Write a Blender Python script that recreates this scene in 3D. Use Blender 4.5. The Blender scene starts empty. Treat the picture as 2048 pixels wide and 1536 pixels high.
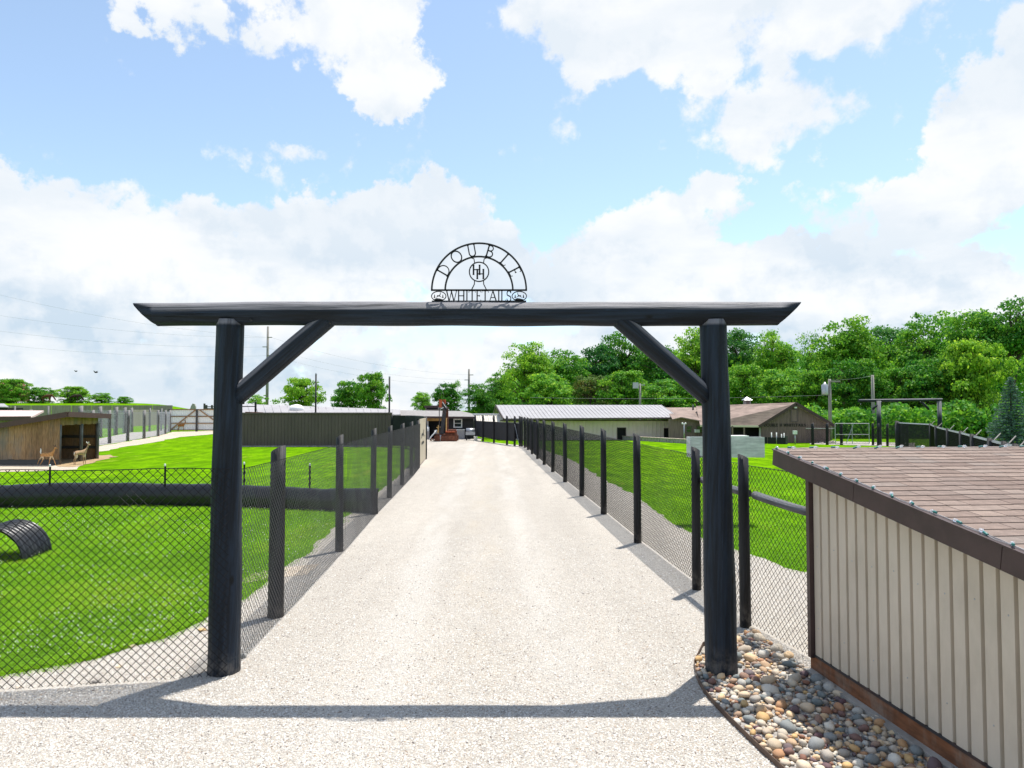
import bpy, bmesh, math, random
import numpy as np
from mathutils import Vector, Matrix, Euler, noise as mnoise
from mathutils.geometry import delaunay_2d_cdt

# ------------------------------------------------------------------ camera, sky, sun, exposure
sc = bpy.context.scene
PITCH = math.radians(2.1); FPX = 1420.0; CAMH = 2.3
cam = bpy.data.cameras.new("camera"); cam.sensor_width = 36.0; cam.lens = FPX / 2048 * 36.0
cam.clip_start = 0.05; cam.clip_end = 4000
camo = bpy.data.objects.new("camera", cam); sc.collection.objects.link(camo)
camo.location = (0, 0, CAMH); camo.rotation_euler = (math.pi / 2 + PITCH, 0, 0); sc.camera = camo
SUN_EL = math.radians(71.5); SUN_AZ = math.radians(38.0)      # azimuth measured from +Y towards +X
sun = bpy.data.lights.new("sun", 'SUN'); sun.energy = 4.6; sun.angle = math.radians(0.53); sun.color = (1.0, 0.95, 0.87)
suno = bpy.data.objects.new("sun", sun); sc.collection.objects.link(suno)
sdir = Vector((math.cos(SUN_EL) * math.sin(SUN_AZ), math.cos(SUN_EL) * math.cos(SUN_AZ), math.sin(SUN_EL)))
suno.rotation_euler = sdir.to_track_quat('Z', 'Y').to_euler(); suno.location = sdir * 60
vs = sc.view_settings
sc.display_settings.display_device = 'sRGB'
vs.view_transform = 'Standard'; vs.look = 'None'; vs.gamma = 1.0; vs.exposure = 0.52; vs.use_curve_mapping = False
sc.cycles.use_denoising = True
sc.cycles.max_bounces = 6; sc.cycles.transparent_max_bounces = 8; sc.cycles.sample_clamp_indirect = 6.0

class NT:
    """small node-tree writer"""
    def __init__(s, nt): s.nt = nt
    def n(s, t, **kw):
        nd = s.nt.nodes.new(t)
        for k, v in kw.items(): setattr(nd, k, v)
        return nd
    def set(s, sock, v):
        if isinstance(v, bpy.types.NodeSocket): s.nt.links.new(v, sock)
        elif v is not None: sock.default_value = v
    def m(s, op, a, b=None, c=None, clamp=False):
        nd = s.n('ShaderNodeMath', operation=op, use_clamp=clamp)
        s.set(nd.inputs[0], a); s.set(nd.inputs[1], b); s.set(nd.inputs[2], c)
        return nd.outputs[0]
    def mix(s, f, a, b, blend='MIX'):
        nd = s.n('ShaderNodeMix', data_type='RGBA', blend_type=blend)
        s.set(nd.inputs[0], f); s.set(nd.inputs[6], a if isinstance(a, bpy.types.NodeSocket) else (*a[:3], 1)); s.set(nd.inputs[7], b if isinstance(b, bpy.types.NodeSocket) else (*b[:3], 1))
        return nd.outputs[2]
    def noise(s, vec, scale, detail=4, rough=.55, dist=0.0):
        nd = s.n('ShaderNodeTexNoise'); s.set(nd.inputs['Vector'], vec); nd.inputs['Scale'].default_value = scale
        nd.inputs['Detail'].default_value = detail; nd.inputs['Roughness'].default_value = rough; nd.inputs['Distortion'].default_value = dist
        return nd.outputs['Fac']
    def smooth(s, x, lo, hi, a=0.0, b=1.0):
        nd = s.n('ShaderNodeMapRange', interpolation_type='SMOOTHSTEP')
        s.set(nd.inputs[0], x); nd.inputs[1].default_value = lo; nd.inputs[2].default_value = hi; nd.inputs[3].default_value = a; nd.inputs[4].default_value = b
        return nd.outputs[0]
    def mapping(s, vec, scale=(1, 1, 1), loc=(0, 0, 0)):
        nd = s.n('ShaderNodeMapping'); s.set(nd.inputs[0], vec); nd.inputs['Scale'].default_value = scale; nd.inputs['Location'].default_value = loc
        return nd.outputs[0]
    def ramp(s, f, stops):
        nd = s.n('ShaderNodeValToRGB'); s.set(nd.inputs[0], f); el = nd.color_ramp.elements
        while len(el) < len(stops): el.new(0.5)
        for e, (p, c) in zip(el, stops): e.position = p; e.color = (*c[:3], 1)
        return nd.outputs[0]

world = bpy.data.worlds.new("World"); sc.world = world; world.use_nodes = True
def build_world():
    nt = world.node_tree; nt.nodes.clear(); w = NT(nt)
    sky = w.n('ShaderNodeTexSky', sky_type='NISHITA', sun_disc=False, sun_elevation=SUN_EL, sun_rotation=SUN_AZ)
    sky.air_density = 1.0; sky.dust_density = 0.6; sky.ozone_density = 1.6; sky.altitude = 200
    bg1 = w.n('ShaderNodeBackground'); bg1.inputs[1].default_value = 0.15
    tc = w.n('ShaderNodeTexCoord').outputs['Generated']
    sep = w.n('ShaderNodeSeparateXYZ'); w.set(sep.inputs[0], tc)
    az = w.m('ARCTAN2', sep.outputs[0], sep.outputs[1]); el = w.m('ARCSINE', sep.outputs[2])
    # cumulus banks: (azimuth, elevation, half width, half height, weight) as seen over the farm
    def c(u, v, ru, rv, k=1.0):
        a = math.atan((u - 1024) / FPX); e = math.atan((820 - v) / math.hypot(FPX, u - 1024)); s = math.cos(a)
        return (a, e, ru / FPX * s * s, rv / FPX * s, k)
    banks = [c(690, 20, 190, 110), c(760, 120, 130, 80), c(770, 195, 60, 55, .7), c(300, -10, 170, 60, .7), c(1290, 20, 280, 95, .8), c(1390, 100, 120, 60, .55),
             c(1760, 20, 300, 100, .6), c(1990, 250, 170, 150), c(1900, 390, 150, 80, .8), c(1610, 235, 190, 75, .5), c(2060, 120, 160, 130, .8), c(1700, 370, 110, 26, .4),
             c(60, 450, 260, 110), c(330, 490, 280, 105), c(640, 480, 230, 90), c(850, 440, 165, 82), c(930, 520, 240, 90),
             c(1390, 420, 140, 88), c(1270, 500, 210, 90), c(1080, 570, 260, 100, .9), c(1700, 600, 380, 90, .8), c(1950, 560, 240, 80, .7), c(100, 620, 400, 120), c(600, 600, 400, 100), c(1400, 600, 360, 100), c(1500, 520, 200, 60, .8), c(200, 370, 90, 30, .4), c(450, 285, 60, 25, .2), c(590, 300, 60, 20, .2)]
    nv = w.noise(tc, 5.5, 9, .58); nv2 = w.noise(tc, 2.3, 4, .5); fine = w.noise(tc, 24, 6, .6)
    wp = w.n('ShaderNodeTexNoise'); w.set(wp.inputs['Vector'], tc); wp.inputs['Scale'].default_value = 9.0; wp.inputs['Detail'].default_value = 7.0; wp.inputs['Roughness'].default_value = .62
    ws = w.n('ShaderNodeSeparateColor'); w.set(ws.inputs[0], wp.outputs['Color'])
    azw = w.m('ADD', az, w.m('MULTIPLY_ADD', ws.outputs[0], .22, -.11)); elw = w.m('ADD', el, w.m('MULTIPLY_ADD', ws.outputs[1], .15, -.075))
    field = None
    for a0, e0, ra, re_, k in banks:
        dx = w.m('MULTIPLY', w.m('SUBTRACT', azw, a0), 1 / ra); dy = w.m('MULTIPLY', w.m('SUBTRACT', elw, e0), 1 / re_)
        d = w.m('SUBTRACT', 1.0, w.m('ADD', w.m('MULTIPLY', dx, dx), w.m('MULTIPLY', dy, dy)))
        d = w.m('MULTIPLY', w.m('MAXIMUM', d, -1.4), k * (1.45 if k > .65 else 1.0))
        field = d if field is None else w.m('MAXIMUM', field, d)
    # the same fair-weather cumulus goes on all round the sky
    allround = w.m('MULTIPLY_ADD', nv2, 5.5, -3.05)
    away = w.smooth(w.m('ABSOLUTE', az), 0.75, 1.15)
    high = w.smooth(el, 0.62, 0.85)
    field = w.m('MAXIMUM', field, w.m('SUBTRACT', allround, w.m('MULTIPLY', w.m('SUBTRACT', 1.0, w.m('MAXIMUM', away, high)), 3.0)))
    low = w.smooth(el, 0.04, 0.235, 1.05, -1.2)
    lowf = w.m('ADD', low, w.m('MULTIPLY_ADD', nv2, 1.6, -0.8))
    field = w.m('MAXIMUM', field, lowf)
    f2 = w.m('ADD', field, w.m('ADD', w.m('MULTIPLY_ADD', nv, 4.6, -2.3), w.m('MULTIPLY_ADD', fine, 1.5, -0.75)))
    dens = w.smooth(f2, -0.08, 0.42)
    # light and shade inside the cloud
    shade_n = w.noise(w.mapping(tc, (1, 1, 2.6)), 3.4, 7, .55)
    up1 = w.n('ShaderNodeVectorMath', operation='ADD'); w.set(up1.inputs[0], tc); up1.inputs[1].default_value = (.012, 0, .030)
    nvu = w.noise(up1.outputs[0], 5.5, 9, .58); relief = w.smooth(w.m('SUBTRACT', nvu, nv), -.03, .11)        # thicker cloud above: shaded underside
    body = w.m('ADD', w.m('MULTIPLY', relief, .55), w.smooth(shade_n, 0.42, 0.62, 0.0, 0.7), clamp=True)
    lowsh = w.smooth(el, 0.30, 0.08, 0.5, 1.0)
    cloud = w.mix(w.m('MULTIPLY', body, lowsh), (0.81, 0.82, 0.83), (0.50, 0.60, 0.70))
    bg2 = w.n('ShaderNodeBackground'); w.set(bg2.inputs[0], cloud); bg2.inputs[1].default_value = 0.87
    hs = w.n('ShaderNodeHueSaturation'); w.set(hs.inputs['Color'], sky.outputs[0]); hs.inputs['Saturation'].default_value = 0.80; hs.inputs['Value'].default_value = 1.0
    w.set(bg1.inputs[0], w.mix(1.0, hs.outputs[0], (.90, .985, 1.0), 'MULTIPLY'))
    ms = w.n('ShaderNodeMixShader'); w.set(ms.inputs[0], w.m('MULTIPLY', dens, 0.97)); w.set(ms.inputs[1], bg1.outputs[0]); w.set(ms.inputs[2], bg2.outputs[0])
    out = w.n('ShaderNodeOutputWorld'); w.set(out.inputs[0], ms.outputs[0])
build_world()

# ------------------------------------------------------------------ helpers
R = random.Random(7)
RNG = np.random.default_rng(11)
COL = sc.collection
_ray = lambda u, v: (Vector((0, math.cos(PITCH), math.sin(PITCH))) + Vector((1, 0, 0)) * ((u - 1024) / FPX)
                     + Vector((0, -math.sin(PITCH), math.cos(PITCH))) * ((768 - v) / FPX))
def P(u, v, y):                     # survey point of the photograph at distance y
    r = _ray(u, v); t = y / r.y
    return Vector((0, 0, CAMH)) + r * t
def G(u, v, z=0.0):                 # survey point on the ground
    r = _ray(u, v); t = (z - CAMH) / r.z
    return Vector((0, 0, CAMH)) + r * t
def gx(u, v): p = G(u, v); return (p.x, p.y)

ORG = {}
def tag(o, label=None, cat=None, group=None, kind=None):
    if label: o["label"] = label
    if cat: o["category"] = cat
    if group: o["group"] = group
    if kind: o["kind"] = kind
    return o
def thing(name, label, cat, loc=(0, 0, 0), group=None):
    o = bpy.data.objects.new(name, None); COL.objects.link(o); o.location = loc; o.empty_display_size = .2
    ORG[o.name] = Vector(loc); return tag(o, label, cat, group)
def root_org(p):
    while p.parent: p = p.parent
    return ORG.get(p.name, Vector((0, 0, 0)))
class MB:
    def __init__(s): s.v = []; s.f = []; s.uv = {}
    def add(s, pts): i = len(s.v); s.v.extend(Vector(p) for p in pts); return i
    def face(s, *idx): s.f.append(tuple(idx))
    def poly(s, pts): i = s.add(pts); s.f.append(tuple(range(i, i + len(pts))))
    def hexa(s, p):                  # 8 points: bottom 0-3, top 4-7
        i = s.add(p)
        for q in ((3, 2, 1, 0), (4, 5, 6, 7), (0, 1, 5, 4), (1, 2, 6, 5), (2, 3, 7, 6), (3, 0, 4, 7)): s.f.append(tuple(i + k for k in q))
    def box(s, x0, x1, y0, y1, z0, z1, M=None):
        p = [Vector(q) for q in ((x0, y0, z0), (x1, y0, z0), (x1, y1, z0), (x0, y1, z0), (x0, y0, z1), (x1, y0, z1), (x1, y1, z1), (x0, y1, z1))]
        if M is not None: p = [M @ q for q in p]
        s.hexa(p)
    def bar(s, a, b, w, h, up=(0, 0, 1)):
        a = Vector(a); b = Vector(b); d = (b - a).normalized(); up = Vector(up)
        sd = d.cross(up)
        if sd.length < 1e-5: sd = d.cross(Vector((0, 1, 0)))
        sd.normalize(); u = sd.cross(d).normalized(); sd *= w / 2; u *= h / 2
        s.hexa([a - sd - u, b - sd - u, b + sd - u, a + sd - u, a - sd + u, b - sd + u, b + sd + u, a + sd + u])
    def wire(s, a, b, r):
        a = Vector(a); b = Vector(b); d = (b - a).normalized(); x = d.orthogonal().normalized(); y = d.cross(x)
        o = [(x * math.cos(t) + y * math.sin(t)) * r for t in (0, 2.094, 4.189)]
        i = s.add([a + k for k in o] + [b + k for k in o])
        for k in range(3): s.f.append((i + k, i + (k + 1) % 3, i + 3 + (k + 1) % 3, i + 3 + k))
    def tube(s, pts, rad, n=10, caps=True, cutA=None, cutB=None, wob=0.0, seed=0, grain=0.0):
        pts = [Vector(p) for p in pts]
        if not hasattr(rad, '__len__'): rad = [rad] * len(pts)
        x = None; rings = []; L = 0
        for k, p in enumerate(pts):
            d = (pts[min(k + 1, len(pts) - 1)] - pts[max(k - 1, 0)]).normalized()
            if x is None: x = d.orthogonal().normalized() if abs(d.z) < .9 else Vector((1, 0, 0))
            x = (x - d * x.dot(d)).normalized(); y = d.cross(x)
            if k: L += (p - pts[k - 1]).length
            ring = []
            for j in range(n):
                t = 2 * math.pi * j / n; q = (x * math.cos(t) + y * math.sin(t))
                rr = rad[k] * (1 + (wob * mnoise.noise(p * 1.7 + q * .6 + Vector((seed * 3.1, 0, 0))) if wob else 0))
                if grain: rr += grain * (mnoise.noise(Vector((q.x * 3.5 + seed, q.y * 3.5, q.z * 3.5)) + d * (L * .5)) + .6 * mnoise.noise(Vector((q.x * 9 + seed, q.y * 9, q.z * 9)) + d * (L * 1.1)))
                ring.append(p + q * rr)
            for cut, kk in ((cutA, 0), (cutB, len(pts) - 1)):
                if cut is not None and k == kk:   # shear the end ring onto a plane with normal cut
                    cn = Vector(cut); ring = [q - d * ((q - p).dot(cn) / d.dot(cn)) for q in ring]
            i = s.add(ring); rings.append((i, L))
        for (a, la), (b, lb), r_ in zip(rings, rings[1:], rad):
            for j in range(n):
                f = (a + j, a + (j + 1) % n, b + (j + 1) % n, b + j); ci = 2 * math.pi * max(r_, .001)
                s.uv[len(s.f)] = ((ci * j / n, la), (ci * (j + 1) / n, la), (ci * (j + 1) / n, lb), (ci * j / n, lb)); s.f.append(f)
        if caps:
            a = rings[0][0]; b = rings[-1][0]
            s.f.append(tuple(a + j for j in reversed(range(n)))); s.f.append(tuple(b + j for j in range(n)))
    def lathe(s, c, prof, n=12, ax=(0, 0, 1), capped=True):
        c = Vector(c); ax = Vector(ax).normalized()
        s.tube([c + ax * (z + 1e-6 * k) for k, (r, z) in enumerate(prof)], [r for r, z in prof], n, capped)
    def prism(s, pts, vec):
        vec = Vector(vec); n = len(pts); i = s.add(pts); j = s.add([Vector(p) + vec for p in pts])
        s.f.append(tuple(i + k for k in reversed(range(n)))); s.f.append(tuple(j + k for k in range(n)))
        for k in range(n): s.f.append((i + k, i + (k + 1) % n, j + (k + 1) % n, j + k))
    def mesh(s, name, off=Vector((0, 0, 0)), smooth=False):
        me = bpy.data.meshes.new(name); me.from_pydata([tuple(p - off) for p in s.v], [], s.f)
        if s.uv:
            ul = me.uv_layers.new(name="UVMap").data
            for pi, uvs in s.uv.items():
                pl = me.polygons[pi]
                for li, t in zip(pl.loop_indices, uvs): ul[li].uv = t
        if smooth: me.polygons.foreach_set('use_smooth', [len(f) <= 4 for f in s.f])
        me.update(); return me
    def build(s, name, mat, parent=None, smooth=False, fixn=True):
        off = root_org(parent) if parent else Vector((0, 0, 0))
        me = s.mesh(name, off, smooth)
        if fixn and len(s.f) < 20000:
            bm = bmesh.new(); bm.from_mesh(me); bmesh.ops.recalc_face_normals(bm, faces=bm.faces); bm.to_mesh(me); bm.free()
        if mat: me.materials.append(mat)
        o = bpy.data.objects.new(name, me); COL.objects.link(o)
        if parent: o.parent = parent
        return o
def inst(name, me, parent, loc, rot=(0, 0, 0), scale=(1, 1, 1)):
    o = bpy.data.objects.new(name, me); COL.objects.link(o); o.parent = parent
    o.location = Vector(loc) - (root_org(parent) if parent else Vector((0, 0, 0))); o.rotation_euler = rot; o.scale = scale; return o
def bigmesh(name, verts, faces, mat, attrs=None, smooth=False):
    me = bpy.data.meshes.new(name); nv, nf, k = len(verts), len(faces), faces.shape[1]
    me.vertices.add(nv); me.vertices.foreach_set('co', np.ascontiguousarray(verts, np.float32).ravel())
    me.loops.add(nf * k); me.loops.foreach_set('vertex_index', np.ascontiguousarray(faces, np.int32).ravel())
    me.polygons.add(nf); me.polygons.foreach_set('loop_start', np.arange(0, nf * k, k, dtype=np.int32))
    me.polygons.foreach_set('loop_total', np.full(nf, k, np.int32))
    if smooth: me.polygons.foreach_set('use_smooth', np.ones(nf, bool))
    me.update(calc_edges=True)
    for an, arr in (attrs or {}).items():
        at = me.attributes.new(an, 'FLOAT', 'POINT'); at.data.foreach_set('value', np.ascontiguousarray(arr, np.float32))
    me.materials.append(mat); return me
def copy_tree(o, parent=None):
    c = o.copy(); COL.objects.link(c)
    if parent: c.parent = parent
    for ch in list(o.children): copy_tree(ch, c)
    return c
def inpoly(px, py, poly):
    ins = np.zeros(len(px), bool); n = len(poly)
    for i in range(n):
        x0, y0 = poly[i]; x1, y1 = poly[(i + 1) % n]
        cnd = ((y0 > py) != (y1 > py)); xx = (x1 - x0) * (py - y0) / ((y1 - y0) if abs(y1 - y0) > 1e-9 else 1e-9) + x0
        ins ^= cnd & (px < xx)
    return ins
def jitter_poly(poly, step=.35, amp=.09, seed=0):
    out = []; n = len(poly)
    for i in range(n):
        a = Vector((*poly[i], 0)); b = Vector((*poly[(i + 1) % n], 0)); L = (b - a).length; k = max(1, int(L / step)) if L < 60 else 1
        nrm = Vector((-(b - a).y, (b - a).x, 0)).normalized()
        for j in range(k):
            p = a.lerp(b, j / k); q = p + nrm * amp * (mnoise.noise(p * 1.3 + Vector((seed, 0, 0))) * 1.3 + mnoise.noise(p * 4.1 + Vector((0, seed, 5))) * .6)
            out.append((q.x, q.y))
    return out
def sheet(name, poly, z, mat, kind='structure'):
    n = len(poly); pv, _, pf, *_r = delaunay_2d_cdt([Vector(q) for q in poly], [(i, (i + 1) % n) for i in range(n)], [], 1, 1e-5)
    pf = [f if (pv[f[1]] - pv[f[0]]).cross(pv[f[2]] - pv[f[0]]) > 0 else f[::-1] for f in pf]
    me = bpy.data.meshes.new(name); me.from_pydata([(p.x, p.y, z) for p in pv], [], pf); me.materials.append(mat); me.update()
    o = bpy.data.objects.new(name, me); COL.objects.link(o); o['kind'] = kind; return o

# ------------------------------------------------------------------ materials
def newmat(name):
    m = bpy.data.materials.new(name); m.use_nodes = True; nt = m.node_tree; nt.nodes.clear(); w = NT(nt)
    b = w.n('ShaderNodeBsdfPrincipled'); o = w.n('ShaderNodeOutputMaterial'); w.set(o.inputs[0], b.outputs[0]); return m, w, b, o
def mul(c, k): return tuple(min(1, max(0, x * k)) for x in c)
def M(name, base, rough=.7, var=.25, scale=6, stretch=(1, 1, 1), bump=0.0, bscale=None, metal=0.0, spec=.4, coord='Object', rnd=0.0, dirt=None, dirt_scale=1.2, island=False):
    m, w, b, o = newmat(name); tc = w.n('ShaderNodeTexCoord').outputs[coord]
    v = w.mapping(tc, stretch); f = w.noise(v, scale, 6, .6); f = w.smooth(f, .28, .72)
    col = w.mix(f, mul(base, 1 - var), mul(base, 1 + var))
    if dirt:
        d = w.smooth(w.noise(w.mapping(tc, (1, 1, .5)), dirt_scale, 6, .65), .45, .75); col = w.mix(w.m('MULTIPLY', d, dirt[3]), col, dirt[:3])
    if rnd:
        r = w.n('ShaderNodeObjectInfo').outputs['Random'] if not island else w.n('ShaderNodeNewGeometry').outputs['Random Per Island']
        hs = w.n('ShaderNodeHueSaturation'); w.set(hs.inputs['Color'], col); w.set(hs.inputs['Value'], w.m('MULTIPLY_ADD', r, 2 * rnd, 1 - rnd)); col = hs.outputs[0]
    w.set(b.inputs['Base Color'], col); b.inputs['Roughness'].default_value = rough; b.inputs['Metallic'].default_value = metal; b.inputs['Specular IOR Level'].default_value = spec
    if bump:
        bp = w.n('ShaderNodeBump'); bp.inputs['Strength'].default_value = bump; bp.inputs['Distance'].default_value = .01
        w.set(bp.inputs['Height'], w.noise(v, bscale or scale * 3, 6, .65)); w.set(b.inputs['Normal'], bp.outputs[0])
    return m
def log_mat(name, base, bleach_sunlit, rough=.5):
    m, w, b, o = newmat(name); uv = w.n('ShaderNodeTexCoord').outputs['UV']
    st = w.noise(w.mapping(uv, (38, 1.6, 1)), 1.0, 7, .62, .4); st2 = w.noise(w.mapping(uv, (7, .7, 1)), 1.0, 5, .6, .6)
    crack = w.smooth(w.noise(w.mapping(uv, (70, .9, 1)), 1.0, 3, .5, 1.2), .66, .72)
    f = w.smooth(w.m('ADD', w.m('MULTIPLY', st, .6), w.m('MULTIPLY', st2, .5)), .42, .72)
    nz = w.n('ShaderNodeSeparateXYZ'); w.set(nz.inputs[0], w.n('ShaderNodeNewGeometry').outputs['Normal'])
    top = w.m('MULTIPLY', w.smooth(nz.outputs[2], .18, .48), w.smooth(w.m('ADD', w.m('MULTIPLY', st, .6), w.m('MULTIPLY', st2, .5)), .36, .56, .30, 1.0))     # upward faces: worn stain, plus the sunlit band painted into the colour
    col = w.mix(f, mul(base, .45), mul(base, 2.3)); col = w.mix(top, col, w.mix(st, mul(bleach_sunlit, .6), mul(bleach_sunlit, 1.3))); col = w.mix(w.m('MULTIPLY', crack, .8), col, mul(base, .2))
    worn = w.smooth(w.noise(w.mapping(uv, (26, 1.1, 1), (3, 7, 0)), 1.0, 6, .7, .8), .60, .74); col = w.mix(w.m('MULTIPLY', worn, .55), col, mul(base, 6.5))      # stain rubbed off along the grain
    kn = w.n('ShaderNodeTexVoronoi'); w.set(kn.inputs['Vector'], w.mapping(uv, (2.6, 1.3, 1))); kn.inputs['Scale'].default_value = 1.0; knot = w.smooth(kn.outputs['Distance'], .075, .03); col = w.mix(knot, col, mul(base, .15))
    oz = w.n('ShaderNodeSeparateXYZ'); w.set(oz.inputs[0], w.n('ShaderNodeTexCoord').outputs['Object']); dust = w.m('MULTIPLY', w.smooth(oz.outputs[2], .30, .02), w.smooth(w.noise(w.mapping(uv, (9, 6, 1)), 1.0, 5, .7), .40, .66)); col = w.mix(w.m('MULTIPLY', dust, .7), col, (.17, .155, .14))      # gravel dust at the foot
    w.set(b.inputs['Base Color'], col); b.inputs['Roughness'].default_value = rough; b.inputs['Specular IOR Level'].default_value = .3
    bp = w.n('ShaderNodeBump'); bp.inputs['Strength'].default_value = .9; bp.inputs['Distance'].default_value = .012
    w.set(bp.inputs['Height'], w.m('SUBTRACT', w.m('ADD', st, w.m('MULTIPLY', st2, .6)), w.m('MULTIPLY', crack, .9))); w.set(b.inputs['Normal'], bp.outputs[0])
    return m
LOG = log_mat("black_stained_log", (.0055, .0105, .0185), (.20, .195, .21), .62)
POST = log_mat("black_stained_post", (.0085, .009, .011), (.03, .03, .033), .6)
GREYLOG = log_mat("grey_weathered_log", (.09, .085, .085), (.22, .21, .21), .75)
RAIL = log_mat("dark_grey_rail", (.06, .06, .068), (.22, .22, .23), .6)
SIDEWIRE = M("black_vinyl_wire_painted_glint", (.045, .044, .047), .5, .1, 4, spec=.4)  # lighter copy of the black wire, sun glint put into its colour
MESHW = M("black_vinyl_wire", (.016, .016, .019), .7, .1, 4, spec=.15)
STEEL = M("black_sign_steel", (.012, .012, .012), .5, .3, 20, spec=.4)
BROWN = M("brown_trim_metal", (.058, .034, .032), .5, .18, 5, (1, 1, 1), .05, 40)
TAN = M("beige_siding", (.60, .52, .425), .55, .05, 3, (1, 1, .4), .04, 60, spec=.35, dirt=(.30, .25, .18, .35), dirt_scale=1.5)
TANBARN = M("tan_barn_siding", (.76, .605, .545), .6, .06, 2)
TANPANEL = M("tan_panel_paint", (.50, .43, .32), .6, .06, 2)
DARKWALL = M("dark_brown_metal_wall", (.112, .078, .079), .5, .12, 1.5, (1, 1, .3))
BROWNWALL = M("brown_board_wall", (.19, .132, .116), .7, .2, 3, (4, 4, .4))
BLACKWALL = M("black_board_wall", (.014, .014, .016), .6, .3, 3)
BLACKCLOTH = M("black_windscreen_cloth", (.011, .012, .015), .8, .3, 2)
WHITEROOF = M("pale_metal_roof", (.33, .31, .315), .45, .08, 1.2, (1, .3, 1), metal=.0)
GREYROOF = M("grey_metal_roof", (.33, .318, .325), .5, .08, 1.2)
SHINGLEFAR = M("brown_far_shingles", (.25, .185, .155), .9, .28, 2.2, (.6, .6, 3), .2, 20, dirt=(.12, .09, .08, .5), dirt_scale=.7)
GREYSHFAR = M("grey_far_shingles", (.25, .235, .23), .9, .15, 4)
WHITE = M("white_paint", (.78, .78, .77), .5, .04, 3)
GALV = M("galvanised_steel", (.42, .43, .45), .38, .12, 8, metal=.6)
CONC = M("concrete", (.36, .34, .31), .9, .22, 5, bump=.3, dirt=(.14, .11, .09, .5), dirt_scale=3)
SILL = M("rusty_brown_sill_board", (.19, .075, .032), .85, .35, 4, (1, 1, 6), .3, 25, dirt=(.30, .25, .20, .6), dirt_scale=4)
WOOD = M("weathered_brown_boards", (.30, .175, .09), .85, .35, 9, (3, 3, .35), .4, 30, rnd=.22, dirt=(.20, .19, .18, .75), dirt_scale=1.1)
FENCEWOOD = M("grey_board_fence", (.27, .235, .20), .9, .25, 3, (3, 3, .3), .2, rnd=.1)
LUMBER = M("yellow_new_lumber", (.60, .36, .13), .7, .15, 5)
GLASS = M("dark_window_glass", (.02, .035, .035), .08, .2, 1, spec=.8)
DARKIN = M("dark_interior", (.010, .0095, .009), .9, .3, 3)  # near-black; stands for the shade inside openings, also used on dark parts
POLE = M("grey_utility_pole", (.26, .24, .225), .85, .2, 4, (4, 4, .3))
WIRE = M("dark_line_wire", (.22, .23, .25), .6, .1, 3)
RUST = M("rust_red_steel", (.16, .055, .030), .85, .45, 6, bump=.4, dirt=(.05, .03, .025, .7), dirt_scale=5)
ORANGE = M("faded_orange_paint", (.42, .085, .03), .6, .25, 5, dirt=(.16, .06, .03, .6), dirt_scale=6)
DARKST = M("dark_machine_steel", (.03, .03, .034), .55, .4, 6, dirt=(.12, .05, .03, .5), dirt_scale=4)
TEAL = M("weathered_pale_green_wood", (.52, .56, .53), .85, .2, 7, (.6, .6, 3.5), .35, 30, dirt=(.27, .31, .29, .6), dirt_scale=3)
BLACKPLASTIC = M("black_plastic_sheet", (.006, .007, .010), .38, .25, 2.2, bump=.25, bscale=9, spec=.5, dirt=(.03, .03, .03, .2), dirt_scale=2)
BLACKPIPE = M("black_corrugated_plastic", (.014, .015, .018), .36, .2, 3, spec=.5, dirt=(.07, .065, .06, .3), dirt_scale=4)
TRANSL = M("white_fibreglass_panel", (.62, .57, .50), .5, .18, 5, (6, 6, .4))
PINKROOF = M("pale_pink_roof", (.52, .40, .37), .7, .1, 2)
ROOFMAROON = M("maroon_metal_edge", (.085, .042, .042), .5, .12, 4)
BRICKRED = M("red_barn_wall", (.20, .065, .045), .8, .2, 2)
LETTER = M("black_sign_letters", (.010, .010, .010), .6, .1, 3)
BARK = M("tree_bark", (.085, .065, .05), .95, .35, 6, (3, 3, .6), .5)
def shingle_mat(name, island):
    m, w, b, o = newmat(name); tc = w.n('ShaderNodeTexCoord').outputs['Object']
    r = w.n('ShaderNodeNewGeometry').outputs['Random Per Island'] if island else w.n('ShaderNodeObjectInfo').outputs['Random']
    col = w.ramp(r, [(0, (.165, .118, .098)), (.3, (.225, .165, .137)), (.55, (.19, .142, .121)), (.8, (.255, .19, .157)), (1, (.20, .16, .14))])
    g = w.noise(tc, 260, 2, .7); pt = w.smooth(w.noise(tc, 9, 5, .6), .3, .7)
    hs = w.n('ShaderNodeHueSaturation'); w.set(hs.inputs['Color'], col); w.set(hs.inputs['Value'], w.m('MULTIPLY', w.m('MULTIPLY_ADD', g, 1.0, .5), w.m('MULTIPLY_ADD', pt, .35, .85))); hs.inputs['Saturation'].default_value = .95
    w.set(b.inputs['Base Color'], hs.outputs[0]); b.inputs['Roughness'].default_value = .92; b.inputs['Specular IOR Level'].default_value = .25
    bp = w.n('ShaderNodeBump'); bp.inputs['Strength'].default_value = .5; bp.inputs['Distance'].default_value = .003; w.set(bp.inputs['Height'], g); w.set(b.inputs['Normal'], bp.outputs[0])
    return m
SHINGLE = shingle_mat("brown_asphalt_shingle", False); SHINGLE_ALL = shingle_mat("brown_asphalt_shingles", True)
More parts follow.
